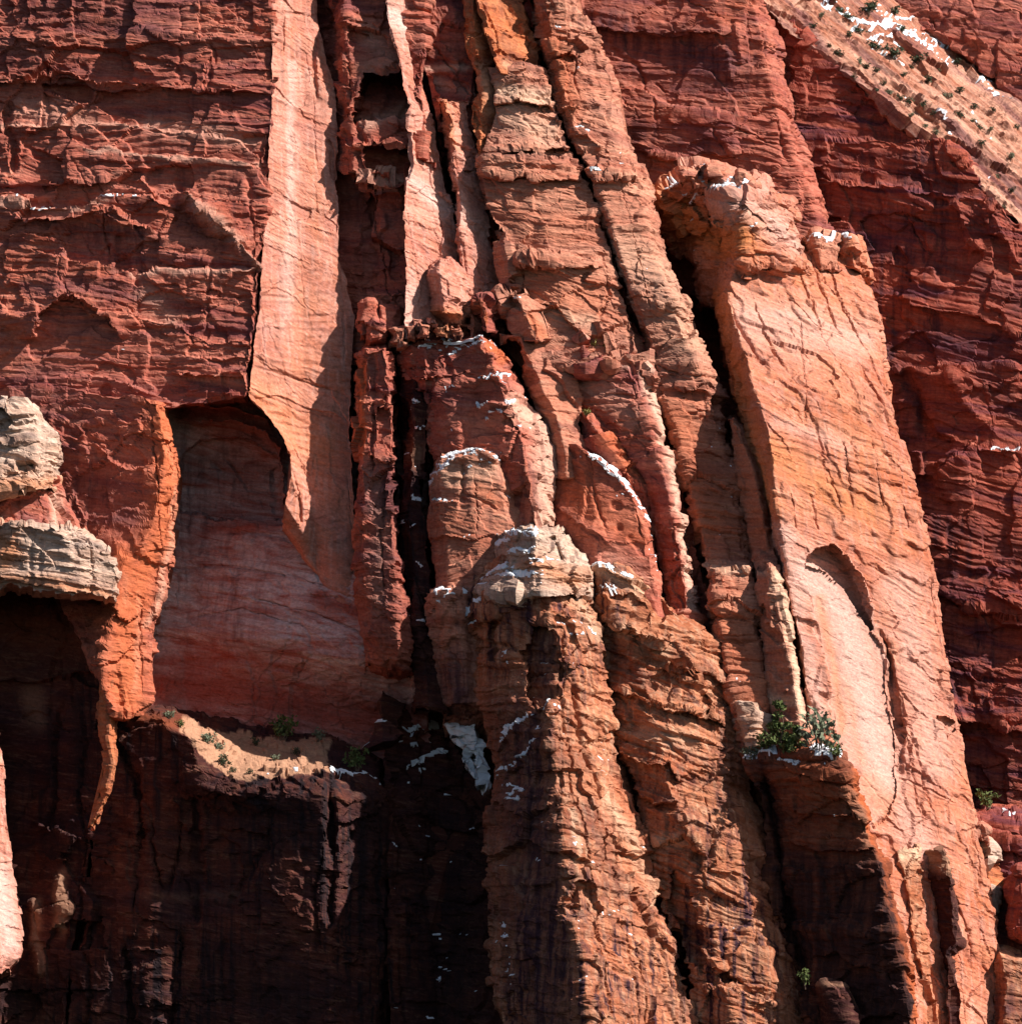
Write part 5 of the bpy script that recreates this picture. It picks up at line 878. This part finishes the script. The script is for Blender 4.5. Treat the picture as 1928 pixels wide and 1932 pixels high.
LEAF = {'dark': mat_leaf('juniper leaf', (.03, .045, .025), (.07, .085, .045)), 'green': mat_leaf('shrub leaf', (.06, .09, .025), (.13, .15, .05)),
        'gold': mat_leaf('dry grass leaf', (.22, .2, .06), (.34, .3, .1)), 'sage': mat_leaf('sage leaf', (.1, .12, .07), (.2, .21, .14))}
BARK = bpy.data.materials.new('bark'); BARK.use_nodes = True
_bb = BARK.node_tree.nodes['Principled BSDF']; _bb.inputs['Base Color'].default_value = (.12, .075, .05, 1); _bb.inputs['Roughness'].default_value = .9

def tube(V, F, a, b, ra, rb, n=5):
    a, b = np.array(a, float), np.array(b, float)
    d = b - a; d /= np.linalg.norm(d) + 1e-9
    u = np.cross(d, [0.3, 1, 0.2]); u /= np.linalg.norm(u); v = np.cross(d, u)
    i0 = len(V)
    for c, r in ((a, ra), (b, rb)):
        for k in range(n):
            t = 2 * math.pi * k / n
            V.append(c + r * (math.cos(t) * u + math.sin(t) * v))
    for k in range(n):
        F.append((i0 + k, i0 + (k + 1) % n, i0 + n + (k + 1) % n, i0 + n + k))

def plant_meshes(seed, w, h, tall, leaves, leaf):
    """stem mesh and foliage mesh of one plant, base at the origin"""
    r = random.Random(seed)
    SV, SF, LV, LF = [], [], [], []
    tips = []
    nst = 1 if tall else 6
    for s in range(nst):
        a = np.array([r.uniform(-.05, .05) * w, r.uniform(-.05, .05) * w, -.25 * min(h, 1.5)])
        if tall:
            p = a
            for k in range(5):
                q = np.array([r.uniform(-.07, .07) * w, r.uniform(-.07, .07) * w, h * .9 * (k + 1) / 5])
                tube(SV, SF, p, q, .05 * h * (1 - k / 6) * .5, .05 * h * (1 - (k + 1) / 6) * .5)
                p = q
            for k in range(16):
                z = h * r.uniform(.12, .95); rad = w * .5 * (1.08 - z / h) ** .7 * r.uniform(.55, 1.1); t = r.uniform(0, 6.28)
                q = np.array([rad * math.cos(t), rad * math.sin(t), z + .1 * h * r.uniform(-.3, 1)])
                tube(SV, SF, (0, 0, z * .95), q, .012 * h, .004 * h, 4)
                tips.append((q, .16 * w)); tips.append((q * np.array([.55, .55, 1]), .13 * w))
            tips.append((np.array([0, 0, h]), .1 * w))
        else:
            t = r.uniform(0, 6.28); rad = w * .42 * r.uniform(.3, 1)
            q = np.array([rad * math.cos(t), rad * math.sin(t), h * r.uniform(.45, .95)])
            tube(SV, SF, a, q * .55, .022 * h + .01, .014 * h, 4); tube(SV, SF, q * .55, q, .014 * h, .005 * h, 4)
            tips.append((q * .95, .26 * w)); tips.append((q * .6, .22 * w))
            q2 = q + np.array([r.uniform(-.2, .2) * w, r.uniform(-.2, .2) * w, r.uniform(-.2, .05) * h]); q2[2] = max(q2[2], .15 * h)
            tube(SV, SF, q * .7, q2, .01 * h, .004 * h, 4); tips.append((q2, .2 * w))
    for k in range(leaves):
        c, rr = r.choice(tips)
        d = np.array([r.gauss(0, 1), r.gauss(0, 1), r.gauss(0, .8)]); d *= rr * r.random() ** .5 / (np.linalg.norm(d) + 1e-6)
        p = c + d
        u = np.array([r.gauss(0, 1), r.gauss(0, 1), r.gauss(0, 1)]); u /= np.linalg.norm(u)
        v = np.cross(u, [r.gauss(0, 1), r.gauss(0, 1), r.gauss(0, 1)]); v /= np.linalg.norm(v) + 1e-6
        sz = leaf * r.uniform(.6, 1.3); i0 = len(LV)
        LV += [p - u * sz, p + v * sz * .5, p + u * sz, p - v * sz * .5]; LF.append((i0, i0 + 1, i0 + 2, i0 + 3))
    return (SV, SF), (LV, LF)

PROTO = {}
def make_plant(name, seed, w, h, tall, leaves, leaf, mat):
    e = bpy.data.objects.new(name, None); e.empty_display_size = .3; COL.objects.link(e)
    (SV, SF), (LV, LF) = plant_meshes(seed, w, h, tall, leaves, leaf)
    mesh_obj('trunk' if tall else 'stem', SV, SF, BARK, e)
    mesh_obj('crown' if tall else 'foliage', LV, LF, LEAF[mat], e)
    return e
def copy_tree(e):
    c = e.copy(); COL.objects.link(c)
    for ch in e.children:
        k = ch.copy(); COL.objects.link(k); k.parent = c
    return c
USED = set()
def plant(kind, key, x, y, s, label, cat, group=None, rot=None, sz=1.0, off=(0, 0, 0)):
    e = PROTO[kind]
    if kind in USED: e = copy_tree(e)
    USED.add(kind)
    for k in ('label', 'category', 'group'):
        if k in e: del e[k]
    e.location = spot(key, x, y) + Vector(off)
    e.rotation_euler = (0, 0, rng.uniform(0, 6.28) if rot is None else rot)
    e.scale = (s, s, s * sz)
    tag(e, label, cat, group)
    return e
for n in range(4):
    PROTO['dot%d' % n] = make_plant('shrub', 10 + n, 1.0, .8, False, 170, .1, 'dark')
    PROTO['green%d' % n] = make_plant('shrub', 30 + n, 1.0, .8, False, 260, .085, 'green')
    PROTO['sage%d' % n] = make_plant('shrub', 40 + n, 1.0, .7, False, 220, .085, 'sage')
for n in range(2):
    PROTO['gold%d' % n] = make_plant('grass_tuft', 50 + n, 1.0, .6, False, 240, .09, 'gold')
    PROTO['tree%d' % n] = make_plant('pine_tree', 60 + n, .62, 1.0, True, 900, .045, 'green')
# dark shrubs scattered over the slickrock slope: (x, y, metres)
SHR = [(1566, 14, 1.7), (1745, 22, 1.9), (1600, 44, 1.6), (1636, 30, 2.2), (1650, 22, 1.8), (1690, 30, 1.7), (1700, 60, 1.5), (1580, 30, 1.5), (1732, 117, 2.3), (1684, 120, 2.4), (1648, 100, 1.8), (1751, 157, 1.4), (1813, 172, 1.5),
       (1783, 191, 1.3), (1837, 208, 1.2), (1678, 178, 1.2), (1700, 190, 1.0), (1718, 196, 1.4), (1739, 210, 1.2), (1712, 235, 1.0), (1790, 274, 1.7), (1800, 240, 1.6), (1618, 128, 1.4), (1634, 136, 1.3), (1651, 142, 1.3), (1580, 116, 1.4),
       (1895, 155, 1.4), (1864, 250, 1.2), (1848, 247, 1.1), (1830, 237, 1.1), (1851, 281, 1.3), (1545, 40, 1.2), (1530, 62, 1.1), (1770, 130, 1.2), (1722, 128, 1.1), (1810, 120, 1.5), (1846, 96, 1.6), (1818, 76, 1.6), (1870, 126, 1.4),
       (1905, 300, 1.2), (1880, 330, 1.0), (1745, 245, .9), (1700, 150, 1.0), (1760, 225, .9), (1665, 160, .9), (1600, 78, 1.2), (1622, 66, 1.4), (1560, 60, 1.0), (1895, 395, 1.0), (1760, 258, 1.3), (1775, 290, 1.0), (1830, 300, .9), (1872, 215, 1.0), (1560, 100, .9), (1600, 160, .9), (1640, 190, .9), (1908, 360, 1.1), (1915, 250, 1.1)]
def nth(n):
    tens = ('', '', 'twenty', 'thirty', 'forty', 'fifty')
    ones = 'zeroth first second third fourth fifth sixth seventh eighth ninth tenth eleventh twelfth thirteenth fourteenth fifteenth sixteenth seventeenth eighteenth nineteenth'.split()
    if n < 20: return ones[n]
    return tens[n // 10][:-1] + 'ieth' if n % 10 == 0 else tens[n // 10] + '-' + ones[n % 10]
for i, (x, y, s) in enumerate(sorted(SHR)):
    where = 'in the snow high on the slickrock slope' if y < 70 else 'on the slickrock brow above the dark cliff' if (y - 132) - .82 * (x - 1585) > -22 else 'on the open pale slickrock slope'
    size = 'big dark' if s > 2 else 'mid sized' if s > 1.25 else 'tiny'
    if (x, y) == (1813, 172): lab = 'darkest round shrub alone on bare slickrock in the top right corner'
    else: lab = '%s shrub %s, %s from the left' % (size, where, nth(i + 1))
    plant(('sage%d' if i % 3 == 1 and s < 1.5 else 'dot%d') % (i % 4), 'slope', x, y, s, lab, 'shrub', 'shrubs on the slickrock slope', sz=rng.uniform(.7, 1.1))
# shrubs and trees on ledges
plant('tree0', 'l', 1475, 1428, 6.2, 'tallest slim pine tree on the flat top of the dark buttress', 'tree', off=(0, .5, -.2))
plant('tree1', 'l', 1505, 1430, 4.2, 'shorter pine tree leaning by the taller one on the dark buttress', 'tree', off=(.3, 1.2, -.2), sz=.9)
plant('sage0', 'l', 1548, 1426, 5.0, 'wide open branched grey green shrub right of the pine trees', 'shrub', off=(0, .6, 0), sz=1.25)
plant('green0', 'l', 1450, 1428, 3.2, 'leafy green shrub at the foot of the tallest pine tree', 'shrub', off=(0, .8, 0))
plant('sage1', 'l', 1418, 1432, 2.2, 'small grey green shrub at the left end of the dark buttress top', 'shrub')
plant('green1', 'l', 1575, 1434, 2.0, 'low green shrub at the right end of the dark buttress top', 'shrub')
plant('green2', 'ledge', 535, 1395, 3.6, 'largest bright green shrub at the back of the sandy ledge', 'shrub', off=(0, 0, .1))
plant('sage2', 'ledge', 600, 1408, 2.0, 'pale shrub at the right end of the sandy ledge', 'shrub')
for n, (x, y, s) in enumerate(sorted(((322, 1352, 1.6), (345, 1366, 1.2), (400, 1392, 2.2), (418, 1412, 1.6), (425, 1440, 1.8), (482, 1400, 1.3), (520, 1425, 1.2), (440, 1452, 1.0), (470, 1460, .9), (560, 1415, 1.2)))):
    plant(('green3', 'sage3', 'dot1')[int(x) % 3], 'ledge', x, y, s, 'small scrubby shrub on the sandy ledge, %s of the little ones from the left' % nth(n + 1), 'shrub', 'scrub on the sandy ledge')
plant('green1', 'ledge', 672, 1462, 2.6, 'yellow green shrub in deep shade beside a line of snow', 'shrub', sz=1.3)
plant('gold0', 'i', 1118, 655, 2.2, 'yellow green tuft on top of the red slab', 'grass tuft', off=(0, .6, .5))
plant('gold1', 'i', 1135, 660, 1.5, 'smaller yellow tuft beside the split block above the red slab', 'grass tuft', off=(.9, .6, .6))
plant('sage3', 'c10', 1060, 845, 2.0, 'pale sage bush at the left end of the snow lined crest', 'shrub', off=(0, .4, .2))
plant('gold0', 'd10', 1106, 785, 1.2, 'tiny yellow tuft where the tan column meets the orange shoulder', 'grass tuft')
plant('green2', 'r', 1868, 1550, 2.8, 'olive shrub on the flat low cliff at the right edge', 'shrub', off=(0, .3, 0))
plant('green0', 'r', 1920, 1552, 1.4, 'small olive shrub cut off by the right edge', 'shrub')
plant('green3', 'stub', 1545, 1860, 1.6, 'little green shrub beside the dark knob at the bottom', 'shrub', off=(-1.2, .5, .1), sz=1.5)
for k, e in PROTO.items():
    if k not in USED:
        for ch in list(e.children): bpy.data.objects.remove(ch)
        bpy.data.objects.remove(e)
print('triangles', TRIS[0])
